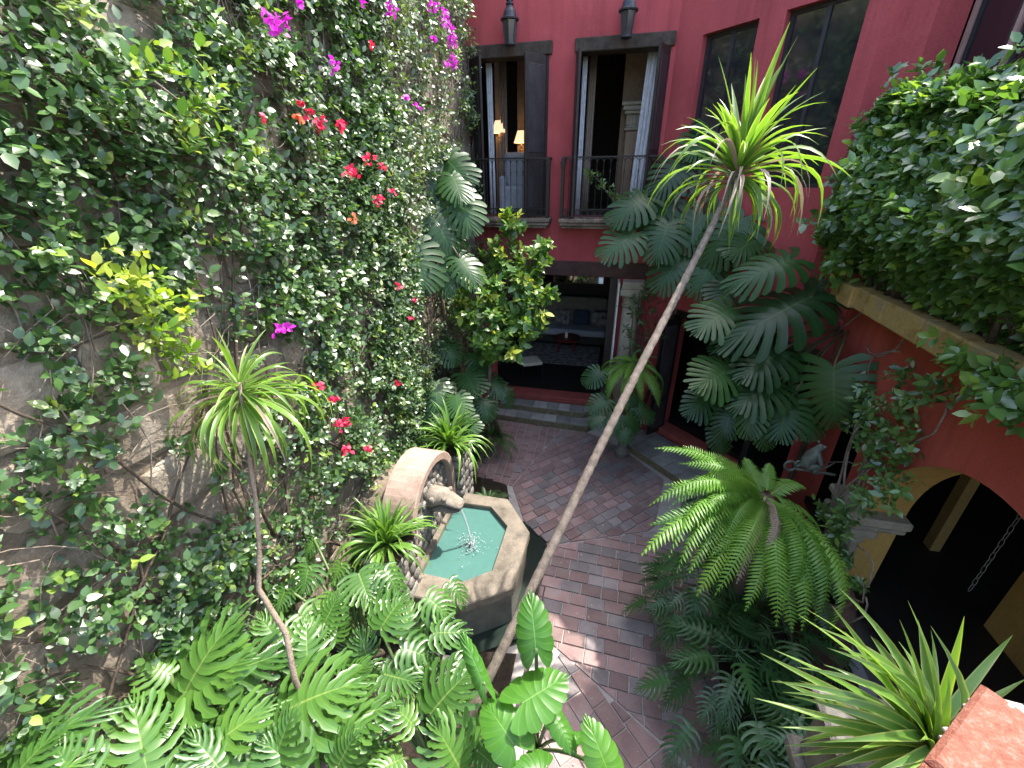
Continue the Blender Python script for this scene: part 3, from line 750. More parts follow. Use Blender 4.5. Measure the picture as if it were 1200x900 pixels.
sofa = empty('sofa', (-1.2, 13.2, 0.42), 'long grey sofa at the back of the living room', 'sofa')
MB().bx(-2.9, -0.15, 12.55, 13.5, 0.70, 0.90, 0.04).build('seat', sofa_cloth, sofa)
MB().bx(-2.88, -0.17, 12.70, 13.5, 0.42, 0.695, 0.01).build('base', room_dark, sofa)
MB().bx(-2.9, -0.15, 13.3, 13.62, 0.905, 1.72, 0.06).build('backrest', surface('sofa_back_cloth', (0.13, 0.115, 0.09), (0.19, 0.165, 0.13), 6, 60, 0.95, 0.1), sofa)
for x, y, r, mt, lab in ((-0.92, 13.12, 0.0, cushion_navy, 'plain navy square cushion on the middle of the sofa'), (-0.36, 13.02, 0.25, rug_m, 'patterned cushion on the sofa end near the column'), (-1.52, 13.05, -0.2, rug_m, 'patterned cushion on the sofa behind the lemon tree'), (-0.28, 13.22, 0.1, cushion_navy, 'dark cushion behind the patterned cushion near the column')):
    o = MB().obx((0, 0, 0), 0.25, 0.07, 0.23, r, 0.05, rx=-0.25).build('cushion', mt, None, True)
    o.location = (x, y, 1.15); tag(o, lab, 'cushion')
o = MB().bx(-2.6, -0.25, 10.95, 12.5, 0.424, 0.436).build('rug', rug_m); tag(o, 'black and cream patterned rug in front of the sofa', 'rug')
tb = empty('coffee_table', (-1.22, 12.05, 0.43), 'low red lacquered coffee table on the patterned rug', 'table')
MB().lathe((-1.22, 12.05, 0.80), [(0.38, 0), (0.40, 0.02), (0.40, 0.04), (0.38, 0.05)], 28).build('tabletop', table_red, tb)
for k in range(4):
    a = math.pi / 4 + k * math.pi / 2
    MB().tube([(-1.22 + .34 * math.cos(a), 12.05 + .34 * math.sin(a), 0.436), (-1.22 + .30 * math.cos(a), 12.05 + .30 * math.sin(a), 0.80)], 0.02, 6).build('leg', table_red, tb)
o = MB().lathe((0, 0, 0), [(0.045, 0), (0.045, 0.16), (0.035, 0.17), (0.0, 0.165)], 14).build('candle', candle_m); o.location = (-1.25, 12.0, 0.85); tag(o, 'thick white candle standing on the coffee table', 'candle')
ch = empty('side_chair', (-1.95, 10.0, 0.42), 'black framed chair with cream seat just inside the opening', 'chair')
MB().obx((-1.95, 10.0, 0.86), 0.27, 0.25, 0.04, 0.5, 0.02).build('seat', seat_cream, ch)
R = lambda u, v: (-1.95 + u * math.cos(.5) - v * math.sin(.5), 10.0 + u * math.sin(.5) + v * math.cos(.5))
for u, v in ((-.25, -.23), (.25, -.23), (.25, .23), (-.25, .23)):
    back = u < 0
    MB().tube([(*R(u, v), 0.42), (*R(u, v), 0.82), (*R(u - (.1 if back else 0), v), 1.32 if back else 0.83)], 0.02, 6).build('leg', door_black, ch)
for zz in (1.05, 1.18, 1.30):
    MB().tube([(*R(-.28 - (zz - .9) * .2 - .05 * math.cos(t * math.pi / 2), .23 * t), zz) for t in np.linspace(-1, 1, 7)], 0.018, 6).build('back_slat', door_black, ch)
o = MB().bx(-2.35, -0.30, 13.94, 13.995, 1.98, 2.72).build('mirror_frame', old_wood); 
mir = empty('wall_mirror', (-1.3, 13.95, 1.98), 'wide framed mirror hanging above the sofa', 'mirror'); o.parent = mir; o.location = (1.3, -13.95, -1.98)
MB().bx(-2.28, -0.37, 13.932, 13.939, 2.04, 2.66).build('mirror_glass', mirror_m, mir)

# ================================================================== ARCADE WING (right)
XW = 3.10
wing = empty('arcade_wing', (XW + 0.2, 3.5, 0), 'warm red arcade wing with ochre lined arch under the planter ledge', 'building')
AC, AR, ASP = 3.40, 1.30, 1.60
WT = 0.42
m = MB(); lin = MB()
def wf(y0, z0a, z0b, y1, ztop):   # front and rear quad between two heights
    m.add([(XW, y0, z0a), (XW, y1, z0b), (XW, y1, ztop), (XW, y0, ztop)], [(0, 1, 2, 3)])
    m.add([(XW + WT, y0, z0a), (XW + WT, y1, z0b), (XW + WT, y1, ztop), (XW + WT, y0, ztop)], [(3, 2, 1, 0)])
ZT = 3.74
wf(6.52, -0.1, -0.1, 6.44, ZT); wf(6.44, 2.45, 2.45, 5.20, ZT); wf(5.20, -0.1, -0.1, AC + AR, ZT)
ts = np.linspace(0, math.pi, 29)
arc = [(AC + AR * math.cos(t), ASP + AR * math.sin(t)) for t in ts]
for (ya, za), (yb, zb) in zip(arc[:-1], arc[1:]):
    wf(ya, za, zb, yb, ZT)
    lin.add([(XW - 0.004, ya, za), (XW - 0.004, yb, zb), (XW + WT + 0.004, yb, zb), (XW + WT + 0.004, ya, za)], [(3, 2, 1, 0)])
for yj, s in ((AC + AR, 1), (AC - AR, -1)):
    lin.add([(XW - 0.004, yj, -0.1), (XW - 0.004, yj, ASP), (XW + WT + 0.004, yj, ASP), (XW + WT + 0.004, yj, -0.1)], [(0, 1, 2, 3) if s < 0 else (3, 2, 1, 0)])
wf(AC - AR, -0.1, -0.1, 0.3, ZT)
m.add([(XW, 6.44, -0.1), (XW, 6.44, 2.45), (XW + WT, 6.44, 2.45), (XW + WT, 6.44, -0.1)], [(0, 1, 2, 3)])
m.add([(XW, 5.20, -0.1), (XW, 5.20, 2.45), (XW + WT, 5.20, 2.45), (XW + WT, 5.20, -0.1)], [(3, 2, 1, 0)])
m.add([(XW, 6.44, 2.45), (XW, 5.20, 2.45), (XW + WT, 5.20, 2.45), (XW + WT, 6.44, 2.45)], [(3, 2, 1, 0)])
m.build('front_wall', red_warm, wing)
lin.build('arch_lining', yellow, wing, True)
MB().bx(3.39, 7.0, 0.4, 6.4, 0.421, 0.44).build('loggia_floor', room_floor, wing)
MB().bx(4.55, 4.80, 0.5, 4.40, 0.44, 3.75).build('inner_wall', yellow, wing)
MB().bx(4.62, 4.74, 5.55, 5.70, 0.44, 3.75).build('inner_pillar', surface('dark_ochre', (0.16, 0.10, 0.03), (0.22, 0.14, 0.045), 1.5, 50, 0.9, 0.15), wing)
cap = MB().bx(XW - 0.18, XW + 0.43, 4.52, 5.18, 1.52, 1.63, 0.025).bx(XW - 0.14, XW + 0.425, 4.56, 5.15, 1.42, 1.518, 0.03).bx(XW - 0.20, XW + 0.2, 4.60, 5.14, 1.26, 1.418, 0.03)
cap.build('capital', carved_stone, wing)
MB().lathe((XW + 0.02, 4.87, 0), [(0.25, -.02), (0.25, 0.12), (0.21, 0.18), (0.205, 0.8), (0.19, 1.12), (0.22, 1.16), (0.19, 1.20), (0.19, 1.259)], 22).build('column', carved_stone, wing, True)
# planter ledge: front stones cut one by one, trough behind
XL = 2.84
MB().bx(XL + 0.10, gx - 0.07, 0.6, 6.35, 3.745, 3.93).build('planter_floor', slab_stone, wing)
y = 6.42
while y > 0.6:
    L = random.uniform(0.45, 0.8); y1 = max(y - L, 0.6)
    dx = 0.0 if y < 5.9 else 0.06
    MB().bx(XL - dx + random.uniform(-.006, .006), XL + 0.20, y1 + 0.003, y - 0.003, 3.70, 3.95 + random.uniform(-.006, .006), 0.018).build('ledge_stone', ledge_stone, wing)
    y = y1

# ================================================================== FOUNTAIN
FX = -2.10
ftn = empty('fountain', (-1.5, 4.1, 0), 'stone wall fountain with arched back, animal head spout and turquoise basin', 'fountain')
outer = [(-2.14, 3.10), (-1.40, 3.10), (-0.86, 3.48), (-0.84, 4.42), (-1.30, 5.02), (-2.14, 5.02)]
inner = [(-2.06, 3.44), (-1.50, 3.43), (-1.18, 3.68), (-1.18, 4.46), (-1.52, 4.79), (-2.06, 4.77)]
def ring(outer, inner, z0, z1, bev, mat, name):
    n = len(outer); O = np.array(outer); I = np.array(inner); c = I.mean(0)
    sh = lambda P, k: c + (P - c) * k
    lay = [(O, z0), (O, z1 - bev), (sh(O, 1 - bev * .8), z1), (sh(I, 1 + bev * .8), z1), (I, z1 - bev), (I, z0)]
    V = [(p[0], p[1], z) for P, z in lay for p in P]; F = []
    for r in range(len(lay)):
        r2 = (r + 1) % len(lay)
        for k in range(n): F.append((r * n + k, r * n + (k + 1) % n, r2 * n + (k + 1) % n, r2 * n + k))
    return mk(name, V, F, mat, ftn)
ring(outer, inner, 0.53, 0.66, 0.016, rim_stone, 'basin_rim')
cO = np.mean(outer, 0)
ring([tuple(cO + (np.array(p) - cO) * 0.955) for p in outer], [tuple(np.mean(inner, 0) + (np.array(p) - np.mean(inner, 0)) * 1.001) for p in inner], -0.10, 0.528, 0.01, wet_stone, 'basin_wall')
n = 26; V = []; F = []
cI = np.mean(inner, 0)
V.append((cI[0], cI[1], 0.585))
for r in range(1, 6):
    for k in range(len(inner)):
        p = np.array(inner[k]); V.append((*(cI + (p - cI) * r / 5 * 1.0), 0.585 + 0.003 * math.sin(7 * r + 3 * k)))
n = len(inner)
for k in range(n): F.append((0, 1 + k, 1 + (k + 1) % n))
for r in range(4):
    for k in range(n): F.append((1 + r * n + k, 1 + (r + 1) * n + k, 1 + (r + 1) * n + (k + 1) % n, 1 + r * n + (k + 1) % n))
mk('water', V, F, pool_water, ftn, True)
# arched back: moulded stone band and rubble filling
AYC, AZC, AR1, AR0 = 4.11, 1.19, 0.72, 0.60
prof = [(AYC + AR1, 0.40)] ; band_o = []; band_i = []
tt = np.linspace(0, math.pi, 25)
band_o = [(AYC + AR1, 0.3)] + [(AYC + AR1 * math.cos(t), AZC + AR1 * math.sin(t)) for t in tt] + [(AYC - AR1, 0.3)]
band_i = [(AYC + AR0, 0.3)] + [(AYC + AR0 * math.cos(t), AZC + AR0 * math.sin(t)) for t in tt] + [(AYC - AR0, 0.3)]
xf, xb = FX + 0.03, -2.50
V = []; F = []
for (yo, zo), (yi, zi) in zip(band_o, band_i):
    V += [(xb, yo, zo), (xf - .012, yo, zo), (xf, yo + (yi - yo) * .12, zo + (zi - zo) * .12), (xf, yi + (yo - yi) * .12, zi + (zo - zi) * .12), (xf - .012, yi, zi), (xb, yi, zi)]
for i in range(len(band_o) - 1):
    for k in range(6): F.append((i * 6 + k, i * 6 + (k + 1) % 6, (i + 1) * 6 + (k + 1) % 6, (i + 1) * 6 + k))
mk('arch_band', V, F, cantera, ftn)
V = [(x, y, z) for x in (FX - 0.06, xb) for y, z in band_i]; nb = len(band_i)
F = [tuple(range(nb)), tuple(range(2 * nb - 1, nb - 1, -1))]
mk('rubble_back', V, F, rubble, ftn)
rb = [(AYC + .62, -.05)] + [(AYC + .62 * math.cos(t), AZC - .05 + .52 * math.sin(t)) for t in tt] + [(AYC - .62, -.05)]
V = [(x, y, z) for x in (xb - .002, -2.94) for y, z in rb]; k = len(rb)
mk('rear_mass', V, [tuple(range(k)), tuple(range(2 * k - 1, k - 1, -1))] + [(i, k + i, k + i + 1, i + 1) for i in range(k - 1)], wall_mortar, ftn)
def pebble(c, r, mat, parent, name='stone', squash=(1, 1, 1), seed=0, box=.62):
    rr = random.Random(seed); V = []; F = []
    ph = [-0.9, -0.3, 0.3, 0.9]; k = 8
    for p in ph:
        for a in range(k):
            t = 2 * math.pi * a / k; q = rr.uniform(0.82, 1.08)
            sq = lambda v: math.copysign(abs(v) ** box, v)
            V.append((c[0] + r * squash[0] * math.sin(p) * q, c[1] + r * squash[1] * sq(math.cos(p)) * sq(math.cos(t)) * q, c[2] + r * squash[2] * sq(math.cos(p)) * sq(math.sin(t)) * q))
    for i in range(3):
        for a in range(k): F.append((i * k + a, i * k + (a + 1) % k, (i + 1) * k + (a + 1) % k, (i + 1) * k + a))
    F += [tuple(range(k - 1, -1, -1)), tuple(3 * k + a for a in range(k))]
    return mk(name, V, F, mat, parent, True, origin=c)
i = 0; placed = []
while i < 900 and len(placed) < 75:
    i += 1
    y, zz, r = AYC + random.uniform(-.56, .56), random.uniform(0.68, 1.76), random.uniform(0.045, 0.10)
    if (zz > AZC and math.hypot(y - AYC, zz - AZC) > AR0 - r * .8) or abs(y - AYC) > AR0 - r * .8: continue
    if math.hypot(y - AYC, zz - 1.28) < 0.13 or any(math.hypot(y - a, zz - b2) < (r + c) * 0.86 for a, b2, c in placed): continue
    placed.append((y, zz, r)); pebble((FX - 0.055, y, zz), r, rubble, ftn, squash=(0.32, 1, 1), seed=i)
# animal head spout: lofted along +x and slightly down, brow, eyes, jaws
def loft(path, secs, n=14):
    V = []; F = []
    for (cx, cy, cz), (ry, rz, flat) in zip(path, secs):
        for k in range(n):
            t = 2 * math.pi * k / n; s, c = math.sin(t), math.cos(t)
            V.append((cx, cy + ry * c, cz + (rz * s if s > 0 else rz * flat * s)))
    for i in range(len(path) - 1):
        for k in range(n): F.append((i * n + k, i * n + (k + 1) % n, (i + 1) * n + (k + 1) % n, (i + 1) * n + k))
    F += [tuple(range(n - 1, -1, -1)), tuple((len(path) - 1) * n + k for k in range(n))]
    return V, F
hy, hz = 4.10, 1.30
sp = MB()
sp.add(*loft([(FX - .07, hy, hz + .02), (FX + .02, hy, hz + .03), (FX + .10, hy, hz + .045), (FX + .18, hy, hz + .05), (FX + .25, hy, hz + .02), (FX + .33, hy, hz - .015), (FX + .39, hy, hz - .03), (FX + .42, hy, hz - .045)],
             [(.17, .15, .9), (.165, .15, .8), (.15, .135, .6), (.145, .12, .35), (.13, .085, .35), (.115, .06, .4), (.095, .05, .5), (.05, .03, .8)]))
sp.add(*loft([(FX, hy, hz - .12), (FX + .10, hy, hz - .10), (FX + .22, hy, hz - .105), (FX + .32, hy, hz - .115), (FX + .37, hy, hz - .115)],
             [(.12, .05, 1), (.12, .045, 1), (.11, .035, 1), (.09, .028, 1), (.05, .02, 1)]))
spo = sp.build('spout_head', spout_stone, ftn, True)
for s in (-1, 1):
    pebble((FX + .20, hy + s * .105, hz + .10), 0.042, spout_stone, spo, 'eye', seed=3 + s)
    pebble((FX + .04, hy + s * .155, hz + .09), 0.05, spout_stone, spo, 'ear', (1, .6, 1.2), seed=8 + s)
    pebble((FX + .385, hy + s * .04, hz + .0), 0.02, spout_stone, spo, 'nostril', seed=12 + s)
# falling water and splash
p0 = np.array([FX + .33, hy, hz - .075]); pts = []
for t in np.linspace(0, 1, 9): pts.append(p0 + np.array([0.17 * t, 0.0, 0.02 * t - 0.66 * t * t]))
MB().tube(pts, [.014, .014, .012, .010, .009, .010, .011, .013, .018], 7).tube([p + np.array([0, .022, 0]) for p in pts], [.006, .007, .005, .004, .005, .004, .006, .005, .008], 5).build('water_jet', splash_m, ftn, True)
spl = MB()
for k in range(230):
    a = random.uniform(0, 6.28); r = abs(random.gauss(0, .13)); hh = abs(random.gauss(0, .05)) * math.exp(-r * 3)
    c = (p0[0] + .17 + r * math.cos(a), p0[1] + r * math.sin(a) - .03, 0.592 + hh); q = random.uniform(.004, .013)
    spl.add([(c[0] + q * x, c[1] + q * y, c[2] + q * z * random.uniform(.4, 1.3)) for x, y, z in ((1, 0, 0), (0, 1, 0), (-1, 0, 0), (0, -1, 0), (0, 0, 1), (0, 0, -1))],
            [(0, 1, 4), (1, 2, 4), (2, 3, 4), (3, 0, 4), (1, 0, 5), (2, 1, 5), (3, 2, 5), (0, 3, 5)])
spl.build('splash_drops', splash_m, ftn, True, kind='stuff')
# wet gutter round the basin
ch_out = [(-1.95, 2.93), (-1.30, 2.93), (-0.70, 3.34), (-0.60, 4.80), (-1.10, 5.28), (-1.95, 5.20)]
gut = sheet('gutter', ch_out, -0.002, ditch_water)
# stone plant stands either side of the arch
def rubble_block(name, x0, x1, y0, y1, z1, label):
    root = empty(name, ((x0 + x1) / 2, (y0 + y1) / 2, 0), label, 'planter')
    MB().bx(x0 + .03, x1 - .03, y0 + .03, y1 - .03, -0.05, z1 - .01).build('core', wall_mortar, root)
    z = -0.02; k = 0
    while z < z1 - .03:
        h = min(random.uniform(.14, .22), z1 - z)
        for face in range(4):
            horiz = face < 2; a, b2 = (x0, x1) if horiz else (y0, y1)
            u = a
            while u < b2 - .01:
                w = min(random.uniform(.12, .26), b2 - u); um = u + w / 2
                c = ((um, y0 + .03, z + h / 2), (um, y1 - .03, z + h / 2), (x0 + .03, um, z + h / 2), (x1 - .03, um, z + h / 2))[face]
                if face in (0, 3):
                    pebble(c, 1.0, rubble, root, squash=((.04, w / 2 * 1.02, h / 2 * 1.05) if not horiz else (w / 2 * 1.25, .06, h / 2 * 1.05)), seed=k + 31)
                k += 1; u += w
        z += h
    MB().prism([(x0 + .01, y0 + .01), (x1 - .01, y0 + .01), (x1 - .01, y1 - .01), (x0 + .01, y1 - .01)], z1 - .012, z1 + .01).build('soil', soil, root)
    return root
rubble_block('stone_planter', -2.50, -1.98, 4.86, 5.38, 1.45, 'pale rubble plant stand on the far side of the arched fountain')
rubble_block('stone_planter', -2.48, -2.00, 2.90, 3.36, 1.40, 'pale rubble plant stand on the near side of the fountain under bright lily')

# ================================================================== LEAF SHAPES
def set_uv(me, uvs):
    l = me.uv_layers.new(name='uv')
    idx = np.zeros(len(me.loops), int); me.loops.foreach_get('vertex_index', idx)
    l.data.foreach_set('uv', np.asarray(uvs, np.float32)[idx].ravel())
def mesh_of(name, V, F, UV, mat, smooth=True):
    me = bpy.data.meshes.new(name); me.from_pydata([tuple(map(float, v)) for v in V], [], F)
    me.materials.append(mat)
    if UV is not None: set_uv(me, UV)
    if smooth: me.polygons.foreach_set('use_smooth', [True] * len(me.polygons))
    me.update(); return me
def lobed(name, mat, n, prof, rear, slit, gap, holes=0.0, droop=.2, side=.35, crease=.02, ripple=.02, seed=0, stalk=0.0, curve=.25, pinch=0.0, wave=0.0):
    """leaf along +y, face up: lobes on both sides of a midrib, split beyond 'slit' of their length"""
    rr = random.Random(seed); V = []; F = []; UV = []
    rows = [0, .14, .27, .40, .48, .56, .64, .72, .80, .88, .94, .98, 1.0] if wave else [0, .14, .27, .40, .52, .64, .76, .88, .96, 1.0]
    def zf(x, y): return -droop * max(y, 0) ** 2 - droop * .6 * min(y, 0) ** 2 - side * x * x
    for sd in (-1, 1):
        B = []
        for i in range(n + 1):
            f = i / n; a = math.radians(rear + (8 - rear) * f ** .72); L = np.interp(f, np.linspace(0, 1, len(prof)), prof)
            B.append((f ** 1.05 * .80, a, L))
        for i in range(n):
            j0 = len(V); lr = rr.uniform(.86, 1.08) if slit < 1 else 1.0; gz = rr.uniform(-1, 1) * ripple
            for s in rows:
                if s <= slit: g = holes if .2 < s < slit - .08 else 0.0
                else:
                    q = (s - slit) / (1 - slit); g = gap * min(1, q * 4) * (1 + .25 * q)
                tipw = 1.0 if s < .87 else (math.sqrt(max(0, 1 - ((s - .86) / .14) ** 2)) * .93 + .07)
                wv = 1 + wave * math.sin(s * 19 + i * 2.1 + sd) * min(1, max(0, (s - slit) * 5))
                h = .5 * max(.02, (1 - g)) * tipw * wv * (1 - pinch * math.sin(math.pi * min(1, max(0, (s - slit) / (1 - slit)))))
                for u in (.5 - h, .5, .5 + h):
                    t = B[i][0] * (1 - u) + B[i + 1][0] * u
                    a = B[i][1] * (1 - u) + B[i + 1][1] * u; a *= (1 - curve * s)
                    L = (B[i][2] * (1 - u) + B[i + 1][2] * u) * lr
                    x = sd * s * L * math.sin(a); y = t + s * L * math.cos(a)
                    c = crease * (abs(u - .5) * 2) ** 1.2 * min(1, s * 3) * (1 if s < .95 else .4)
                    V.append((x, y, zf(x, y) + c + gz * s * s)); UV.append((abs(u - .5) * 2 * .5, s))
            for r in range(len(rows) - 1):
                for k in range(2):
                    q = (j0 + r * 3 + k, j0 + r * 3 + k + 1, j0 + (r + 1) * 3 + k + 1, j0 + (r + 1) * 3 + k)
                    F.append(q if sd < 0 else q[::-1])
    if stalk > 0:
        m = MB().tube([(0, .02, 0), (0, -stalk * .4, -.02), (0, -stalk, -stalk * .15)], [.012, .012, .016], 5)
        k = len(V); V += m.v; F += [tuple(i + k for i in f) for f in m.f]; UV += [(0, 0)] * len(m.v)
    return mesh_of(name, V, F, UV, mat)
MON = [lobed('monstera_leaf', L_mon, 11, [.40, .52, .58, .60, .58, .53, .45, .35, .25, .17], 150, .34, .24, .14, d, .30, .009, .04, k, curve=.14) for k, d in enumerate((.18, .30, .42, .10))]
PHI = [lobed('philodendron_leaf', L_phil, 9, [.40, .56, .62, .60, .55, .48, .40, .32, .25, .18], 152, .24, .30, 0, d, .25, .03, .15, k + 10, curve=.34, wave=.26) for k, d in enumerate((.18, .34, .5, .05))]
XAN = [lobed('finger_leaf', L_xan, 9, [.26, .36, .40, .40, .37, .33, .28, .22, .17], 135, .16, .48, 0, d, .2, .02, .06, k + 20, stalk=.55, curve=.34) for k, d in enumerate((.15, .35, .55))]
EAR = [lobed('elephant_ear_leaf', L_ear, 8, [.50, .56, .56, .54, .48, .40, .30, .20, .16], 158, 1.01, 0, 0, d, .35, .018, .02, k + 30, curve=.12) for k, d in enumerate((.12, .35, .6))]
def sword(name, mat, bulge, w=.05, seg=9, vfold=.35, twist=0.0):
    V = []; F = []; UV = []
    for i in range(seg + 1):
        t = i / seg; hw = w * (min(1, .45 + t * 3.5) if t < .2 else 1) * (1 - max(0, (t - .35) / .65) ** 1.7)
        hw = max(hw, .0008)
        z = bulge * 4 * t * (1 - t) * (1.25 - .5 * (1 - t))
        a = twist * t
        for k, sx in enumerate((-1, 0, 1)):
            x = sx * hw * math.cos(a); zz = z + abs(sx) * hw * vfold + sx * hw * math.sin(a)
            V.append((x, t, zz)); UV.append((abs(sx), t))
    for i in range(seg):
        for k in range(2): F.append((i * 3 + k, i * 3 + k + 1, (i + 1) * 3 + k + 1, (i + 1) * 3 + k))
    return mesh_of(name, V, F, UV, mat)
BUL = (.02, .08, .16, .26, .38)
CORD = [sword('cordyline_leaf', L_cord, b_, .040, twist=t_) for b_, t_ in zip(BUL, (.2, -.4, .5, -.6, .4))]
DRY = [sword('dry_leaf', L_dry, b_, .022, twist=t_) for b_, t_ in zip(BUL, (.6, -.8, .9, -.6, .9))]
LILY = [sword('lily_leaf', L_lily, b_, .045, 7, twist=t_) for b_, t_ in zip(BUL, (.2, -.4, .3, -.2, .4))]
def frond(name, mat, bulge, n=30, wid=.15, seed=0):
    rr = random.Random(seed); V = []; F = []; UV = []
    def p(t): return np.array([0, t, bulge * 4 * t * (1 - t) * (1.2 - .4 * (1 - t))])
    for i in range(12):
        t = i / 11
        q = p(t); r = .008 * (1 - t) + .002
        V += [q + [-r, 0, 0], q + [r, 0, 0]]; UV += [(1, t), (1, t)]
    for i in range(11): F.append((i * 2, i * 2 + 1, i * 2 + 3, i * 2 + 2))
    for i in range(n):
        t = .06 + .94 * (i + .5) / n; L = wid * (math.sin(math.pi * (.10 + .90 * t ** .8)) ** .6) * rr.uniform(.85, 1.08) + .004
        if t > .93: L *= .6
        q = p(t); d = nrm(p(min(1, t + .03)) - p(t - .03)); w = .95 / n * .62
        for sd in (-1, 1):
            out_ = nrm(np.array([sd, 0, -.22 + rr.uniform(-.12, .12)]) + d * .35)
            k = len(V)
            V += [q - d * w * .5, q + d * w * .6, q + out_ * L * .55 + d * w * .75 + [0, 0, .004], q + out_ * L * .55 - d * w * .45 - [0, 0, .004], q + out_ * L + d * w * .5 - np.array([0, 0, .12 * L])]
            UV += [(.6, t), (.3, t), (.2, t), (.7, t), (.9, t)]
            F += [(k, k + 3, k + 2, k + 1), (k + 3, k + 4, k + 2)]
    return mesh_of(name, V, F, UV, mat, False)
FERN = [frond('fern_frond', L_fern, b_, 34, .15, k) for k, b_ in enumerate((.06, .14, .24, .34))]
FERNB = [frond('dry_frond', L_dry, b_, 30, .10, k + 5) for k, b_ in enumerate((.06, .14, .24, .34))]
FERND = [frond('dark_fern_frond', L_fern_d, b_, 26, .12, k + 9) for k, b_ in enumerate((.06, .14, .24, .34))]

UP = np.array([0, 0, 1.0])
def place(root, me, B, T, nh=UP, wid=1.0, roll=0.0, name='leaf'):
    B = np.asarray(B, float); T = np.asarray(T, float)
    y = T - B; L = np.linalg.norm(y); y = y / L
    x = np.cross(y, nh)
    if np.linalg.norm(x) < 1e-3: x = np.cross(y, np.array([1, .2, 0]))
    x = nrm(x); zz = np.cross(x, y)
    if roll:
        x, zz = x * math.cos(roll) + zz * math.sin(roll), zz * math.cos(roll) - x * math.sin(roll)
    o = link(name, me, root)
    lb = B - wloc(root)
    o.matrix_basis = Matrix(((x[0] * L * wid, y[0] * L, zz[0] * L, lb[0]), (x[1] * L * wid, y[1] * L, zz[1] * L, lb[1]), (x[2] * L * wid, y[2] * L, zz[2] * L, lb[2]), (0, 0, 0, 1)))
    return o
def arc_pts(A, B, sag, n=7):
    A = np.asarray(A, float); B = np.asarray(B, float)
    return [A + (B - A) * t + UP * sag * 4 * t * (1 - t) for t in np.linspace(0, 1, n)]
def tocam(P): return nrm(CC - np.asarray(P))

# ---- mass foliage: many small leaves in one mesh
LT = np.array([(0, 0, 0), (-.26, .28, .035), (0, .30, -.005), (.26, .28, .035), (-.25, .62, .02), (0, .64, -.02), (.25, .62, .02), (0, 1.0, -.07)])
LF = [(0, 2, 1), (0, 3, 2), (1, 2, 5, 4), (2, 3, 6, 5), (4, 5, 7), (5, 6, 7)]
def leaf_mass(name, P, Y, Nn, L, Wd, var, mat, parent, kind='stuff'):
    P = np.asarray(P); Y = np.asarray(Y); Nn = np.asarray(Nn); L = np.asarray(L)[:, None]; Wd = np.asarray(Wd)[:, None]
    Y = Y / (np.linalg.norm(Y, axis=1, keepdims=True) + 1e-9)
    X = np.cross(Y, Nn); X /= (np.linalg.norm(X, axis=1, keepdims=True) + 1e-9)
    Zv = np.cross(X, Y); k = len(LT); n = len(P)
    V = (P[:, None, :] + LT[None, :, 0:1] * (X * L * Wd)[:, None, :] + LT[None, :, 1:2] * (Y * L)[:, None, :] + LT[None, :, 2:3] * (Zv * L)[:, None, :]).reshape(-1, 3)
    V = V - wloc(parent)
    me = bpy.data.meshes.new(name)
    sizes = np.array([len(f) for f in LF]); loops = np.concatenate([np.array(f) for f in LF])
    me.vertices.add(n * k); me.vertices.foreach_set('co', V.astype(np.float32).ravel())
    tl = (np.arange(n)[:, None] * k + loops[None, :]).ravel()
    me.loops.add(len(tl)); me.loops.foreach_set('vertex_index', tl.astype(np.int32))
    st = np.concatenate([[0], np.cumsum(sizes)[:-1]])
    ls = (np.arange(n)[:, None] * sizes.sum() + st[None, :]).ravel()
    me.polygons.add(len(ls)); me.polygons.foreach_set('loop_start', ls.astype(np.int32))
    me.polygons.foreach_set('use_smooth', np.ones(len(ls), bool))
    me.update(calc_edges=True); me.validate()
    at_ = me.attributes.new('var', 'FLOAT', 'POINT'); at_.data.foreach_set('value', np.repeat(np.asarray(var, np.float32), k))
    me.materials.append(mat)
    o = link(name, me, parent)
    if kind: o['kind'] = kind
    return o
def rosettes(tips, axes, nl, size, var0, var_j=.15, spread=(35, 80), back=.10, upmix=.5, wid=.95, lifted=0.0, lean=UP):
    """leaf arrays for sprigs: tips (n,3), axes (n,3)"""
    P = []; Y = []; Nn = []; L = []; W = []; VR = []
    tips = np.asarray(tips); axes = np.asarray(axes)
    for i in range(len(tips)):
        A = nrm(axes[i]); h = UP if abs(A[2]) < .9 else np.array([1.0, 0, 0]); u = nrm(np.cross(A, h)); v = np.cross(A, u)
        k = rng.integers(max(2, nl - 2), nl + 3); ph = rng.uniform(0, 6.28)
        for j in range(k):
            a = ph + j * 2.4; f = math.radians(rng.uniform(*spread)); q = j / k
            r_ = u * math.cos(a) + v * math.sin(a)
            d = A * math.cos(f) + r_ * math.sin(f) + UP * lifted
            n_ = A * math.sin(f) - r_ * math.cos(f)
            n_ = n_ * (1 - upmix) + np.asarray(lean) * upmix + rng.normal(size=3) * .22
            P.append(tips[i] - A * back * q + r_ * .006); Y.append(d); Nn.append(n_)
            L.append(size * rng.choice([.55, .8, 1.0, 1.15, 1.4]) * rng.uniform(.85, 1.12)); W.append(wid * rng.uniform(.85, 1.15)); VR.append(var0[i] + rng.normal() * var_j)
    return P, Y, Nn, L, W, VR

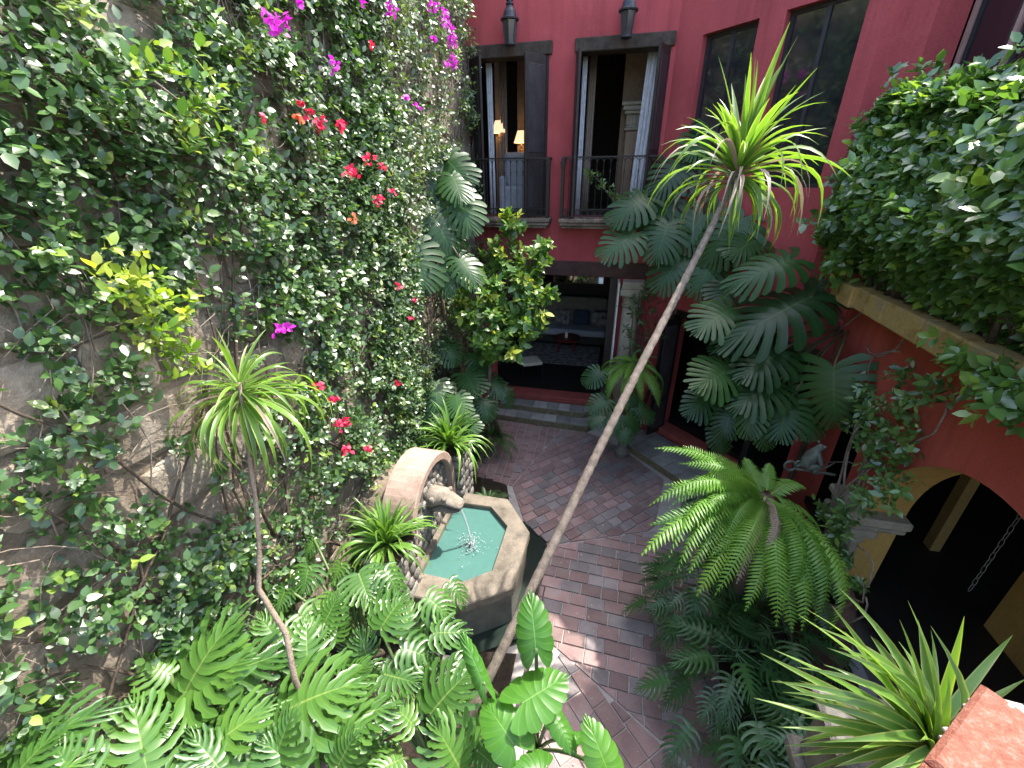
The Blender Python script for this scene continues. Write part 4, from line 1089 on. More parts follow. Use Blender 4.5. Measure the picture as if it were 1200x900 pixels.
# ================================================================== CREEPERS ON THE STONE WALL
def vnoise(y, z, sc, seed):
    r = np.random.default_rng(seed); g = r.random((64, 64))
    a = (y * sc) % 63; b2 = (z * sc) % 63; i = a.astype(int); j = b2.astype(int); fa = a - i; fb = b2 - j
    fa = fa * fa * (3 - 2 * fa); fb = fb * fb * (3 - 2 * fb)
    return (g[i, j] * (1 - fa) * (1 - fb) + g[i + 1, j] * fa * (1 - fb) + g[i, j + 1] * (1 - fa) * fb + g[i + 1, j + 1] * fa * fb)
def wall_points(n, y0, y1, z0, z1, seed, thr, soft=.12):
    r = np.random.default_rng(seed)
    y = r.uniform(y0, y1, n); z = r.uniform(z0, z1, n)
    d = .40 * vnoise(y + 5, z + 5, 1.5, seed) + .38 * vnoise(y + 9, z + 3, 3.2, seed + 1) + .22 * vnoise(y + 2, z + 8, 6.5, seed + 2)
    th = thr(y, z)
    keep = r.random(n) < np.clip((d - th) / soft + .5, 0, 1)
    return y[keep], z[keep], d[keep]
# climbing fig: glossy, over the nearer half of the wall
fig = empty('climbing_fig', (WX + 0.05, 2.6, 0), 'glossy dark green climbing fig sprawling over the near stone wall', 'creeper')
def thr_fig(y, z):
    t = .50 + 0 * y
    t = t + .05 * np.exp(-((y - 2.0) ** 2 / 1.2 + (z - 2.2) ** 2 / 1.2))       # bare stone low down
    t = t - .10 * np.clip((z - 4.0) / 2.0, 0, 1) + .05 * np.exp(-((y - 0.9) ** 2 / .5 + (z - 6.2) ** 2 / .6))
    return t - .05 * np.clip((y - 3.0) / 2, 0, 1)
y, z, d = wall_points(16500, -0.2, 5.6, 0.3, 7.9, 3, thr_fig, .34)
off = .05 + .30 * np.clip(d - .38, 0, .5) + rng.random(len(y)) ** 2 * .20
tips = np.stack([WX + off, y, z], 1)
axes = np.stack([np.full(len(y), .75), rng.normal(size=len(y)) * .45, rng.normal(size=len(y)) * .35 + .35], 1)
var = np.where(rng.random(len(y)) < .10, .62, .14) + rng.normal(size=len(y)) * .05
R_ = rosettes(tips, axes, 6, .060, var, .10, (35, 85), .13, .60, 1.05, lean=(.35, -.22, .85))
leaf_mass('foliage', *R_, L_fig, fig)
# bougainvillea: smaller leaves, the far half and the top
bou = empty('bougainvillea', (WX + 0.05, 6.6, 0), 'bougainvillea with magenta and crimson flowers covering the far end of the stone wall', 'creeper')
def thr_bou(y, z):
    t = .49 + .10 * np.clip((3.0 - z) / 2, 0, 1) + .07 * np.exp(-((y - 8.5) ** 2 / .3 + (z - 4.6) ** 2 / 1.2))
    return t + .10 * np.clip((4.9 - y) / .8, 0, 1)
y, z, d = wall_points(12500, 3.6, 8.85, 0.6, 8.4, 17, thr_bou, .30)
off = .05 + .36 * np.clip(d - .34, 0, .5) + rng.random(len(y)) ** 2 * .22
tips = np.stack([WX + off, y, z], 1)
axes = np.stack([np.full(len(y), .8), rng.normal(size=len(y)) * .5, rng.normal(size=len(y)) * .5 + .25], 1)
var = np.where(rng.random(len(y)) < .13, .6, .16) + rng.normal(size=len(y)) * .06
R_ = rosettes(tips, axes, 6, .056, var, .12, (30, 90), .16, .55, .95, lean=(.35, -.22, .85))
leaf_mass('foliage', *R_, L_rose, bou)
# woody stems and dead twigs flat on the wall
def creep(n, y0, y1, zs, seed, r0, ln, amp, rise):
    r = random.Random(seed); m = MB()
    for i in range(n):
        yy, zz = r.uniform(y0, y1), r.uniform(*zs); pts = []; a = r.uniform(-.6, .6) + (math.pi / 2 if r.random() < rise else r.choice([.3, 2.6, -.5]))
        k = r.randint(6, 14); rad = r0 * r.uniform(.4, 1.2)
        for s_ in range(k):
            pts.append((WX + .045 + .05 * r.random() + .02, yy, zz)); a += r.gauss(0, amp)
            yy += ln * math.cos(a); zz += ln * math.sin(a)
            if zz < .05 or zz > 8.3 or yy > 8.9: break
        if len(pts) > 2: m.tube(pts, [rad * (1 - .7 * q / len(pts)) for q in range(len(pts))], 5)
    return m
creep(340, -0.2, 5.5, (0.2, 7.5), 5, .005, .16, .35, .6).build('twigs', stem_grey, fig, True, kind='stuff')
creep(34, 0.2, 5.4, (0.1, 2.5), 6, .020, .32, .18, 1.0).build('stems', dark_bark, fig, True, kind='stuff')
creep(560, 4.0, 8.8, (0.5, 8.0), 7, .006, .14, .4, .6).build('twigs', stem_grey, bou, True, kind='stuff')
creep(420, 4.4, 8.85, (2.0, 8.2), 9, .0035, .13, .12, 1.0).build('hanging_twigs', stem_grey, bou, True, kind='stuff')
creep(30, 4.8, 8.7, (0.1, 3.5), 8, .018, .30, .2, 1.0).build('stems', bark, bou, True, kind='stuff')
# flower clusters
def cluster(px, py, mat, r, n, X=-2.48, name='flower_cluster', parent=None, stretch=(1, 1, 1)):
    c = on_x(px, py, X); r = r if n > 15 else r * .7
    P = c + np.clip(rng.normal(size=(n, 3)), -1.3, 1.3) * r * .42 * np.array(stretch)
    Yd = rng.normal(size=(n, 3)) + [.6, -.2, .1]; Nd = rng.normal(size=(n, 3)) * .6 + [.6, -.4, .6]
    leaf_mass(name, P, Yd, Nd, rng.uniform(.036, .054, n), rng.uniform(1.2, 1.6, n), rng.uniform(0, .7, n), mat, parent or bou, None)
for px, py, r, n, s_ in ((325, 28, .12, 46, (1, 1, .8)), (457, 10, .09, 24, (1, 1, 1)), (508, 4, .12, 40, (1, 1, 1)), (520, 22, .11, 40, (.8, .7, 1.3)), (529, 45, .13, 60, (.7, .6, 1.6)), (531, 72, .09, 28, (.6, .5, 1.6)), (523, 74, .06, 10, (1, 1, 1)),
                         (392, 78, .07, 16, (.8, .6, 1.2)), (508, 46, .06, 14, (1, 1, 1)), (476, 114, .06, 12, (1, 1.4, .5)), (490, 125, .05, 9, (1, 1, 1)), (330, 385, .09, 26, (1, 1.3, .5)), (352, 6, .06, 8, (1, 1, 1)), (424, 2, .06, 10, (1, 1, 1))):
    cluster(px, py, F_mag, r, n, stretch=s_)
for px, py, r, n in ((350, 138, .07, 12), (361, 134, .05, 9), (374, 146, .08, 20), (400, 148, .08, 18), (309, 139, .05, 7), (410, 202, .09, 24), (432, 188, .08, 16), (448, 195, .06, 9), (447, 236, .09, 18), (414, 256, .06, 9), (373, 452, .06, 16), (402, 497, .09, 34), (406, 528, .07, 18), (430, 526, .06, 12),
                     (392, 468, .06, 14), (466, 450, .06, 10), (467, 335, .06, 9), (480, 372, .05, 7), (433, 52, .06, 8), (486, 352, .05, 7), (460, 225, .05, 7), (352, 120, .05, 6)):
    cluster(px, py, F_red if rng.random() < .95 else F_org, r, n)
# yellow young shoots hanging forward
def spray(root, path_px, X, n, size, mat, jit=.10):
    P3 = [on_x(px, py, X) for px, py in path_px]; tip = []; ax = []
    for i in range(n):
        t = rng.random() * (len(P3) - 1); k = int(t); p = P3[k] + (P3[min(k + 1, len(P3) - 1)] - P3[k]) * (t - k)
        tip.append(p + rng.normal(size=3) * jit * np.array([.6, 1, 1])); ax.append(np.array([.7, 0, .5]) + rng.normal(size=3) * .4)
    R_ = rosettes(tip, ax, 6, size, rng.uniform(.05, .5, n), .1, (25, 75), .08, .5, .9)
    leaf_mass('young_shoots', *R_, mat, root)
    MB().tube([p - np.array([.05, 0, 0]) for p in P3], .006, 5).build('shoot_stem', stem_grey, root, True)
lime = empty('young_shrub_spray', on_x(185, 375, -2.6), 'bright yellow green leafy spray against the dark creeper', 'shrub')
spray(lime, [(150, 318), (165, 345), (185, 372), (205, 405), (215, 432)], -2.45, 58, .060, L_lime, .075)
sp2 = empty('young_shrub_spray', on_x(200, 120, -2.6), 'pale green leafy spray high on the near stone wall', 'shrub')
spray(sp2, [(190, 95), (215, 115), (240, 135), (262, 160)], -2.45, 40, .07, L_lemon, .14)

# ================================================================== CORDYLINES
def cordyline(root, C, n, L, elo, ehi, seed, axis=UP, mats=(CORD, DRY), dry=.12, wid=1.0, droop=.5, pw=.8):
    r = random.Random(seed); C = np.asarray(C, float)
    h = nrm(np.cross(axis, [0.3, 1, .1])); g = np.cross(axis, h)
    for i in range(n):
        f = ((i + .5) / n) ** pw
        el = math.radians(ehi + (elo - ehi) * f + r.uniform(-9, 9)); az = i * 2.39996 + r.uniform(-.3, .3)
        d = axis * math.sin(el) + (h * math.cos(az) + g * math.sin(az)) * math.cos(el)
        l_ = L * r.uniform(.75, 1.1) * (1.0 if f < .75 else .85) * (1.14 if el > 1.0 else 1.0)
        T = C + d * l_ - UP * droop * l_ * max(0, math.cos(el)) * (.25 + f * .5)
        B = C + d * .03 - axis * .12 * f
        k = 0 if el > 1.0 else (1 if el > .6 else (2 if el > .1 else 3)); k = min(4, max(0, k + r.choice([0, 0, 1])))
        isdry = f > .55 and r.random() < dry
        nh = UP if abs(nrm(T - B)[2]) < .93 else -(h * math.cos(az) + g * math.sin(az))
        place(root, (mats[1] if isdry else mats[0])[k], B, T, nh, wid * r.uniform(.8, 1.15), r.uniform(-.25, .25), 'leaf')
# leaning giant
B0 = at(562, 815, 3.35); C0 = at(865, 200, 4.0); P1 = at(700, 520, 3.62)
gnd = B0 + (B0 - C0) * .52; gnd[2] = max(gnd[2], 0.03)
giant = empty('leaning_cordyline', gnd, 'very tall leaning cordyline with bare cane and bright spiky head', 'cordyline')
mid = (B0 * .45 + C0 * .55) + UP * .03
pts = [gnd, B0, B0 * .7 + C0 * .3 + UP * .0, mid, B0 * .2 + C0 * .8 + UP * .02, C0]
pts = [np.array(p) for p in pts]
fine = []
for i in range(len(pts) - 1):
    for t in np.linspace(0, 1, 40, endpoint=False): fine.append(pts[i] * (1 - t) + pts[i + 1] * t)
fine.append(pts[-1])
MB().tube([p + UP * .012 * math.sin(i * .06) + np.array([.012, 0, 0]) * math.sin(i * .043 + 1) + rng.normal(size=3) * .0008 for i, p in enumerate(fine)], [(.043 - .014 * i / len(fine)) * (1 + (.045 if i % 3 == 0 else -.02)) + rng.normal() * .0009 for i in range(len(fine))], 12).build('cane', pole_bark, giant, True)
MB().tube([C0 - UP * .0, C0 + UP * .14], [.038, .02], 10).build('crown_core', petiole_m, giant, True)
cordyline(giant, C0 + UP * .05, 112, .84, -62, 88, 4, nrm(np.array([.10, .02, 1])), dry=.34, wid=1.05, droop=.52)
# wall cordyline
C1 = at(280, 448, 2.95)
wc = empty('wall_cordyline', at(345, 795, 3.05), 'cordyline with drooping striped leaves on a thin crooked stem before the stone wall', 'cordyline')
sp_ = [at(345, 795, 3.05), at(335, 742, 3.05), at(318, 715, 3.05), at(303, 690, 3.03), at(304, 640, 3.0), at(300, 590, 2.98), at(290, 520, 2.96), C1]
fine = []
for i in range(len(sp_) - 1):
    for t in np.linspace(0, 1, 4, endpoint=False): fine.append(sp_[i] * (1 - t) + sp_[i + 1] * t)
MB().tube([np.array([sp_[0][0], sp_[0][1], .05])] + fine + [C1], [.022] + [.021 - .007 * i / len(fine) for i in range(len(fine))] + [.014], 9).build('cane', bark, wc, True)
cordyline(wc, C1, 92, .50, -45, 74, 9, nrm(np.array([.12, 0, 1])), dry=.05, wid=.85, droop=1.35, pw=.55)
# near cordyline in its stone planter
C2 = at(1088, 872, 1.85)
nc = empty('near_cordyline', C2 - UP * .25, 'pale striped cordyline rosette growing beside the terracotta parapet', 'cordyline')
r = random.Random(3)
tips = [(906, 761), (942, 712), (975, 710), (911, 797), (917, 811), (912, 852), (919, 874), (928, 886), (977, 899), (935, 782), (1054, 726), (1076, 726), (1130, 722), (1187, 744), (1203, 795), (969, 759), (1000, 905), (1040, 915), (1100, 800), (1112, 790), (925, 815), (990, 740)]
tips += [(px + r.uniform(-28, 28), py + r.uniform(-26, 30)) for px, py in tips if px < 1080] + [(950, 840), (965, 870), (940, 905), (1010, 770), (1020, 745)]
for i, (px, py) in enumerate(tips):
    T = at(px, py, 1.85 + r.uniform(-.22, .18)); L_ = np.linalg.norm(T - C2)
    place(nc, CORD[r.choice([1, 1, 2, 0])], C2 + rng.normal(size=3) * .015, T, nrm(UP + tocam(C2) * .5), .95 / max(L_, .35) * .52, r.uniform(-.3, .3))
for i in range(26):
    a = r.uniform(0, 6.28); e = r.uniform(-.1, 1.2); T = C2 + np.array([math.cos(a) * math.cos(e), math.sin(a) * math.cos(e), math.sin(e) * .8]) * r.uniform(.35, .55)
    if (T - CC) @ CW < 1.1: continue
    place(nc, CORD[r.choice([1, 2, 2])], C2 - UP * .03, T, UP, 1.0, r.uniform(-.3, .3))
MB().tube([C2 - UP * .30, C2 + UP * .03], [.035, .03], 8).build('cane', bark, nc, True)
zt = C2[2] - .25
pt = empty('pedestal_planter', (C2[0], C2[1], 0), 'square grey carved stone planter on a tall pedestal under the striped rosette', 'planter')
MB().bx(C2[0] - .26, C2[0] + .26, C2[1] - .26, C2[1] + .26, zt - .42, zt, .03).build('planter_box', grey_stone, pt)
for za, zb in ((zt - .52, zt - .421), (zt + .001, zt + .06)): MB().bx(C2[0] - .30, C2[0] + .30, C2[1] - .30, C2[1] + .30, za, zb, .02).build('moulding', grey_stone, pt)
MB().bx(C2[0] - .2, C2[0] + .2, C2[1] - .2, C2[1] + .2, -.05, zt - .521, .02).build('pedestal', grey_stone, pt)

# terracotta capped parapet
e1 = np.array([-.735, -.678]); e2 = np.array([.678, -.735]); c0 = np.array([1.035, .925])
par = empty('parapet', (c0[0] - .3, c0[1] - .6, 0), 'low parapet capped with weathered terracotta tiles', 'parapet')
for i in range(2):
    a = c0 + e1 * i * .335
    q = [a, a + e2 * .34, a + e2 * .34 + e1 * .33, a + e1 * .33]
    q = [tuple(p) for p in q]; q = q if area(q) > 0 else q[::-1]
    MB().prism(q, 3.955, 4.0, .013).build('cap_tile', terracotta, par)
q = [c0 + e1 * .02 + e2 * .03, c0 + e2 * .31 + e1 * .02, c0 + e2 * .31 + e1 * .68, c0 + e2 * .03 + e1 * .68]
q = [tuple(p) for p in q]; q = q if area(q) > 0 else q[::-1]
MB().prism(q, -.05, 3.93).build('wall_body', red_warm, par)
q = [c0 + e1 * .012 + e2 * .010, c0 + e2 * .33 + e1 * .012, c0 + e2 * .33 + e1 * .68, c0 + e2 * .010 + e1 * .68]
q = [tuple(p) for p in q]; q = q if area(q) > 0 else q[::-1]
MB().prism(q, 3.931, 3.954).build('mortar_bed', lime_mortar, par)
for k in range(4):
    t = (.03, .06, .17, .20)[k]; p = c0 + e1 * t + e2 * .004
    pebble((p[0], p[1], 3.943), random.uniform(.007, .013), lime_mortar, par, 'mortar_lump', seed=50 + k)
p = c0 + e2 * .06 + e1 * .012
pebble((p[0], p[1], 3.992), .016, lime_mortar, par, 'mortar_lump', (2.0, 1.2, .6), seed=70)

# ================================================================== LILIES
def lily(label, C, base, n, L, seed):
    root = empty('lily_clump', base, label, 'lily', 'strap leaved lilies beside the fountain'); r = random.Random(seed)
    for i in range(n):
        a = r.uniform(0, 6.28); e = math.radians(r.uniform(-12, 66)); l_ = L * r.uniform(.65, 1.1)
        d = np.array([math.cos(a) * math.cos(e), math.sin(a) * math.cos(e), math.sin(e)])
        B = np.asarray(base) + d * .02 + UP * .01; T = B + d * l_ - UP * l_ * .45 * math.cos(e) ** 2 + UP * .08
        place(root, LILY[min(4, 1 + int((1 - e / 1.4) * 2.6) + r.choice([0, 1]))], B, T, UP if e < 1.2 else np.array([-d[0], -d[1], .1]), 0.80 * r.uniform(.8, 1.2), r.uniform(-.3, .3))
    return root
lily('dark strap leaved lily on the far rubble stand by the living room steps', None, (-2.24, 5.10, 1.46), 90, .72, 21)
lily('sunlit strap leaved lily on the near rubble stand', None, (-2.24, 3.14, 1.41), 110, .64, 22)

# ================================================================== MONSTERAS
def big_plant(name, label, cat, base, crown, specs, meshes, pet_mat, pet_r, group=None, face=.55, seed=0, wid=.95, stem_r=.035, cap=.78):
    root = empty(name, base, label, cat, group); r = random.Random(seed)
    crown = np.asarray(crown, float)
    MB().tube([np.asarray(base, float), (np.asarray(base) * .5 + crown * .5) + np.array([.05, .03, 0]), crown], [stem_r * 1.2, stem_r, stem_r * .9], 8).build('stem', dark_bark, root, True)
    for s_ in specs:
        bx_, by_, bt, tx, ty, tt_ = s_[:6]; w_ = s_[6] if len(s_) > 6 else wid; fc = s_[7] if len(s_) > 7 else face
        B = at(bx_, by_, bt); T = at(tx, ty, tt_)
        for q in range(12):
            if np.linalg.norm(T - B) <= cap: break
            tt_ = tt_ * .75 + bt * .25; T = at(tx, ty, tt_)
        nh = nrm(UP * (1 - fc) + tocam(B) * fc)
        place(root, r.choice(meshes), B, T, nh, w_ * r.uniform(.92, 1.08), r.uniform(-.18, .18))
        MB().tube(arc_pts(crown, B, .10 * np.linalg.norm(B - crown)), pet_r, 6).build('petiole', pet_mat, root, True)
    return root
big_plant('monstera', 'huge monstera with broad split leaves on the red corner below the hedge', 'monstera', (2.85, 6.1, 0.0), at(995, 385, 5.9), [
    (930, 304, 5.7, 848, 328, 5.5, .66, .4), (950, 348, 5.6, 832, 402, 5.4, .66, .35), (915, 412, 5.6, 862, 446, 5.3), (977, 430, 5.25, 976, 510, 4.9, 1.25, .8), (857, 432, 5.8, 812, 456, 5.5),
    (857, 362, 6.0, 811, 388, 5.8), (908, 450, 5.6, 858, 472, 5.3), (880, 472, 5.6, 876, 512, 5.4), (922, 474, 5.5, 912, 520, 5.3), (856, 482, 5.7, 848, 517, 5.6), (834, 462, 5.9, 806, 486, 5.7),
    (900, 372, 5.9, 872, 400, 5.7), (940, 420, 5.8, 905, 440, 5.6), (960, 330, 6.0, 968, 372, 5.8, .6), (870, 395, 6.1, 838, 418, 5.9), (890, 500, 5.6, 905, 530, 5.5), (945, 480, 5.7, 952, 520, 5.5, .8), (840, 505, 5.9, 850, 535, 5.8)],
    MON, petiole_brown, .014, seed=1)
big_plant('monstera', 'monstera with deeply slit leaves climbing beside the right hand balcony', 'monstera', (0.80, 8.62, 0.15), at(812, 285, 7.5), [
    (744, 274, 7.0, 700, 302, 6.8), (783, 262, 6.9, 768, 306, 6.7), (758, 232, 7.0, 714, 250, 6.8), (806, 190, 7.0, 760, 228, 6.7), (824, 252, 6.9, 792, 298, 6.7), (872, 255, 6.5, 824, 305, 6.2), (848, 210, 6.9, 838, 246, 6.8, .7),
    (790, 228, 7.1, 752, 268, 6.9), (835, 160, 7.0, 800, 185, 6.8), (850, 120, 7.0, 815, 142, 6.8), (900, 85, 6.9, 868, 105, 6.7), (935, 92, 6.7, 955, 128, 6.6, .8), (965, 105, 6.6, 986, 138, 6.5, .8), (890, 280, 6.4, 850, 300, 6.1), (870, 190, 6.9, 900, 225, 6.7, .8), (905, 150, 6.8, 935, 185, 6.6, .8), (880, 230, 6.8, 915, 265, 6.6, .8), (800, 300, 7.0, 770, 335, 6.8), (840, 300, 6.8, 812, 340, 6.6), (858, 330, 6.6, 835, 362, 6.4)],
    MON, petiole_brown, .013, seed=2)
big_plant('monstera', 'pale sunlit monstera hanging high at the end of the creeper wall', 'monstera', (-2.7, 6.6, 0.0), at(505, 262, 6.5), [
    (472, 184, 6.3, 528, 238, 5.9, 1.0), (520, 184, 6.5, 556, 220, 6.2, .8), (534, 226, 6.4, 558, 276, 6.1, .8), (508, 254, 6.3, 540, 308, 6.0), (484, 288, 6.1, 502, 348, 5.8, 1.05), (538, 302, 6.4, 564, 334, 6.2, .8), (530, 205, 6.4, 545, 240, 6.2, .8), (492, 230, 6.4, 512, 262, 6.2, .7), (515, 312, 6.4, 528, 350, 6.3, .8)],
    MON, petiole_brown, .014, seed=3)
big_plant('monstera', 'dark monstera in the shaded corner beside the steps', 'monstera', (-2.45, 7.1, 0.0), at(535, 448, 7.6), [
    (511, 448, 6.9, 513, 480, 6.6, 1.2), (545, 438, 7.2, 562, 466, 6.9, 1.1), (534, 464, 6.8, 542, 492, 6.6, 1.1), (574, 444, 7.4, 590, 466, 7.2, .9), (518, 400, 7.3, 536, 424, 7.1, 1.0), (567, 468, 7.2, 574, 492, 7.0, 1.1), (500, 470, 6.8, 492, 498, 6.6, 1.0), (555, 415, 7.5, 572, 436, 7.3, 1.0), (590, 455, 7.6, 600, 476, 7.5, .9), (545, 490, 6.9, 560, 510, 6.7, 1.0), (520, 480, 6.8, 515, 505, 6.6, 1.0)],
    MON, petiole_brown, .011, seed=4)
big_plant('monstera', 'small dark monstera at the foot of the stone column', 'monstera', (0.55, 7.95, 0.0), at(728, 485, 7.9), [
    (703, 435, 7.9, 684, 450, 7.8, 1.0), (712, 468, 7.8, 688, 482, 7.7, .9), (735, 488, 7.6, 748, 510, 7.5, 1.0), (722, 490, 7.6, 716, 512, 7.5, 1.0), (748, 478, 7.7, 768, 496, 7.6, .9), (705, 488, 7.7, 690, 500, 7.6, 1.0), (740, 465, 7.8, 752, 482, 7.7, 1.0), (730, 505, 7.5, 736, 522, 7.4, 1.0)],
    MON, petiole_brown, .010, seed=5)

# ================================================================== FOREGROUND PHILODENDRONS
PH = [
 ('philodendron with wide lobed leaves in front of the fountain gutter', (-1.15, 2.35, 0.05), (505, 880, 3.5), [
    (505, 836, 3.2, 552, 772, 3.25, 1.15), (540, 902, 2.9, 508, 842, 2.85, 1.0), (446, 737, 3.5, 474, 688, 3.6, 1.2), (508, 742, 3.6, 556, 738, 3.6, .9), (450, 790, 3.4, 498, 802, 3.3, 1.0), (470, 760, 3.5, 520, 770, 3.5, 1.0), (485, 850, 3.2, 450, 815, 3.2, .9), (560, 880, 3.0, 590, 905, 2.8, .9), (470, 890, 3.1, 430, 905, 2.9, 1.0), (500, 700, 3.8, 535, 725, 3.7, .9), (430, 770, 3.6, 420, 735, 3.6, .9), (520, 800, 3.5, 555, 835, 3.4, .9)]),
 ('philodendron with pale midribs around the crooked bare stem', (-1.75, 1.75, 0.05), (350, 870, 3.3), [
    (334, 833, 3.0, 428, 782, 3.05, 1.05), (360, 778, 3.3, 357, 718, 3.4, 1.1), (318, 900, 2.7, 345, 822, 2.75, 1.0), (380, 860, 3.0, 445, 845, 2.95, 1.0), (400, 800, 3.3, 440, 770, 3.35, 1.0), (300, 800, 3.2, 262, 765, 3.2, 1.0), (380, 730, 3.5, 400, 690, 3.6, 1.1), (395, 900, 2.8, 420, 850, 2.8, 1.0), (290, 850, 3.0, 330, 880, 2.85, 1.0), (325, 750, 3.4, 300, 715, 3.4, .9), (410, 840, 3.1, 470, 820, 3.1, .9), (350, 905, 2.7, 300, 860, 2.7, 1.0)]),
 ('philodendron with upright lobed leaves against the foot of the stone wall', (-2.4, 1.45, 0.05), (215, 870, 3.0), [
    (214, 818, 2.85, 266, 702, 2.95, .95), (216, 812, 2.85, 300, 762, 2.9, .95), (172, 900, 2.5, 150, 812, 2.55, .9), (240, 885, 2.7, 305, 815, 2.75, .95), (200, 790, 2.9, 150, 770, 2.85, .9), (245, 770, 3.0, 290, 728, 3.1, .9), (150, 860, 2.6, 200, 850, 2.6, .9), (260, 905, 2.6, 220, 850, 2.6, .9), (225, 760, 3.05, 190, 735, 3.0, .8), (195, 905, 2.5, 245, 905, 2.5, .9)]),
 ('philodendron with long pale leaves at the near end of the stone wall', (-2.3, 0.75, 0.05), (30, 920, 2.5), [
    (-10, 900, 2.25, 105, 815, 2.35, .85), (-20, 820, 2.4, 80, 790, 2.45, .85), (10, 920, 2.15, 60, 845, 2.2, .9), (40, 920, 2.15, 110, 880, 2.25, .9), (-40, 790, 2.45, 50, 765, 2.55, .7), (-30, 870, 2.3, 60, 850, 2.3, .9), (90, 925, 2.2, 60, 860, 2.25, .9), (-60, 850, 2.3, 20, 820, 2.35, .9)]),
 ('philodendron with drooping split leaves between wall and bright lily', (-2.3, 2.7, 0.05), (420, 740, 3.9), [
    (420, 672, 4.0, 436, 712, 3.8, 1.25), (362, 664, 4.0, 352, 702, 3.85, 1.2), (395, 700, 3.9, 372, 735, 3.7, 1.1), (440, 700, 3.9, 470, 720, 3.8, 1.0), (335, 690, 3.9, 322, 722, 3.8, 1.0), (400, 660, 4.05, 385, 690, 3.95, 1.0), (350, 720, 3.8, 390, 750, 3.7, 1.0), (450, 668, 4.0, 478, 700, 3.9, .9)])]
for i, (lab, base, cr, specs) in enumerate(PH):
    crown = at(*cr); crown[2] = max(.5, crown[2] - .35)
    ru = random.Random(60 + i); under = []          # lower, deeper leaves between the upper ones
    for q in specs:
        dx, dy = ru.uniform(-40, 40), ru.uniform(-30, 34); a_ = ru.uniform(-.7, .7)
        vx, vy = (q[3] - q[0]) * .85, (q[4] - q[1]) * .85
        vx, vy = vx * math.cos(a_) - vy * math.sin(a_), vx * math.sin(a_) + vy * math.cos(a_)
        dd_ = ru.uniform(.22, .5)
        b_ = at(q[0] + dx, q[1] + dy, q[2] + dd_); t_ = at(q[0] + dx + vx, q[1] + dy + vy, q[5] + dd_)
        if min(b_[0], t_[0]) < WX + .15 or min(b_[2], t_[2]) < .3 or max(b_[1], t_[1]) > 2.85: continue
        under.append((q[0] + dx, q[1] + dy, q[2] + dd_, q[0] + dx + vx, q[1] + dy + vy, q[5] + dd_, .9))
    specs = specs + under
    big_plant('philodendron', lab, 'philodendron', base, crown, specs, PHI, petiole_m, .013, 'philodendrons below the stone wall', face=.12, seed=20 + i, stem_r=.045)

# elephant ear
big_plant('elephant_ear', 'elephant ear plant with large bright heart shaped leaves beside the leaning cane', 'elephant ear', (-.30, 1.75, 0.0), at(630, 880, 3.5), [
    (628, 760, 2.95, 621, 690, 3.05, .62, .8), (612, 824, 2.85, 670, 786, 2.95, .85, .5), (602, 872, 2.75, 566, 818, 2.85, .9, .6), (714, 908, 2.65, 688, 838, 2.75, .6, .6), (566, 800, 2.95, 538, 733, 3.05, .28, .2), (648, 838, 2.9, 680, 890, 2.75, .5, .2), (640, 900, 2.7, 600, 905, 2.6, .8, .5), (665, 870, 2.85, 690, 855, 2.9, .5, .2)],
    EAR, petiole_m, .014, seed=40, stem_r=.04)

# dark finger leaved philodendrons in the right border
def xanadu(label, C, n, L, seed):
    root = empty('finger_philodendron', (C[0], C[1], 0), label, 'philodendron', 'dark finger leaved philodendrons in the right border'); r = random.Random(seed)
    for i in range(n):
        a = i * 2.4 + r.uniform(-.3, .3); f = (i + .5) / n; e = math.radians(78 - 72 * f + r.uniform(-8, 8)); l_ = L * r.uniform(.8, 1.15)
        d = np.array([math.cos(a) * math.cos(e), math.sin(a) * math.cos(e), math.sin(e)])
        B = np.array([C[0], C[1], .12]) + d * l_ * .95 + UP * C[2]; fl = nrm(np.array([math.cos(a), math.sin(a), -.15 - .5 * f + r.uniform(-.15, .2)]))
        T = B + fl * l_ * .72
        place(root, r.choice(XAN), B, T, UP, 1.05 * r.uniform(.9, 1.1), r.uniform(-.25, .25))
    MB().tube([(C[0], C[1], -.02), (C[0], C[1], .25 + C[2])], [.05, .04], 7).build('stem', dark_bark, root, True)
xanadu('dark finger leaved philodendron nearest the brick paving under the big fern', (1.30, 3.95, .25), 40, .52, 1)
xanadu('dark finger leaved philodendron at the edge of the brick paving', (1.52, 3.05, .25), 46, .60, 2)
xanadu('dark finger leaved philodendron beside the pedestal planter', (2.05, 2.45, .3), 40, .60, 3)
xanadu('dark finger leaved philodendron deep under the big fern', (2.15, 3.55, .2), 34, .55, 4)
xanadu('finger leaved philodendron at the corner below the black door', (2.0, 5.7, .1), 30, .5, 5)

# ================================================================== FERNS
def fern(name, label, C, base, n, L, meshes, seed, az0=0, az1=6.28, elo=-10, ehi=75, cat='fern', wid=1.0, drop=.45):
    root = empty(name, base, label, cat); r = random.Random(seed); C = np.asarray(C, float)
    for i in range(n):
        a = az0 + (az1 - az0) * ((i * .618034) % 1.0); f = (i + .5) / n; e = math.radians(ehi + (elo - ehi) * f + r.uniform(-8, 8)); l_ = L * r.uniform(.75, 1.1)
        d = np.array([math.cos(a) * math.cos(e), math.sin(a) * math.cos(e), math.sin(e)])
        T = C + d * l_ - UP * l_ * drop * (.3 + math.cos(e))
        place(root, meshes[min(3, 1 + int(2.4 * f + r.random() * .9))], C + d * .03, T, UP if abs(nrm(T - C)[2]) < .9 else d * [1, 1, 0] + UP * .05, wid * r.uniform(.9, 1.15), r.uniform(-.3, .3), 'frond')
    return root
FC = at(897, 582, 4.45)
fr_ = empty('big_fern', (FC[0], FC[1], 0), 'large bright green fern arching over the dark border plants', 'fern')
rf = random.Random(31)
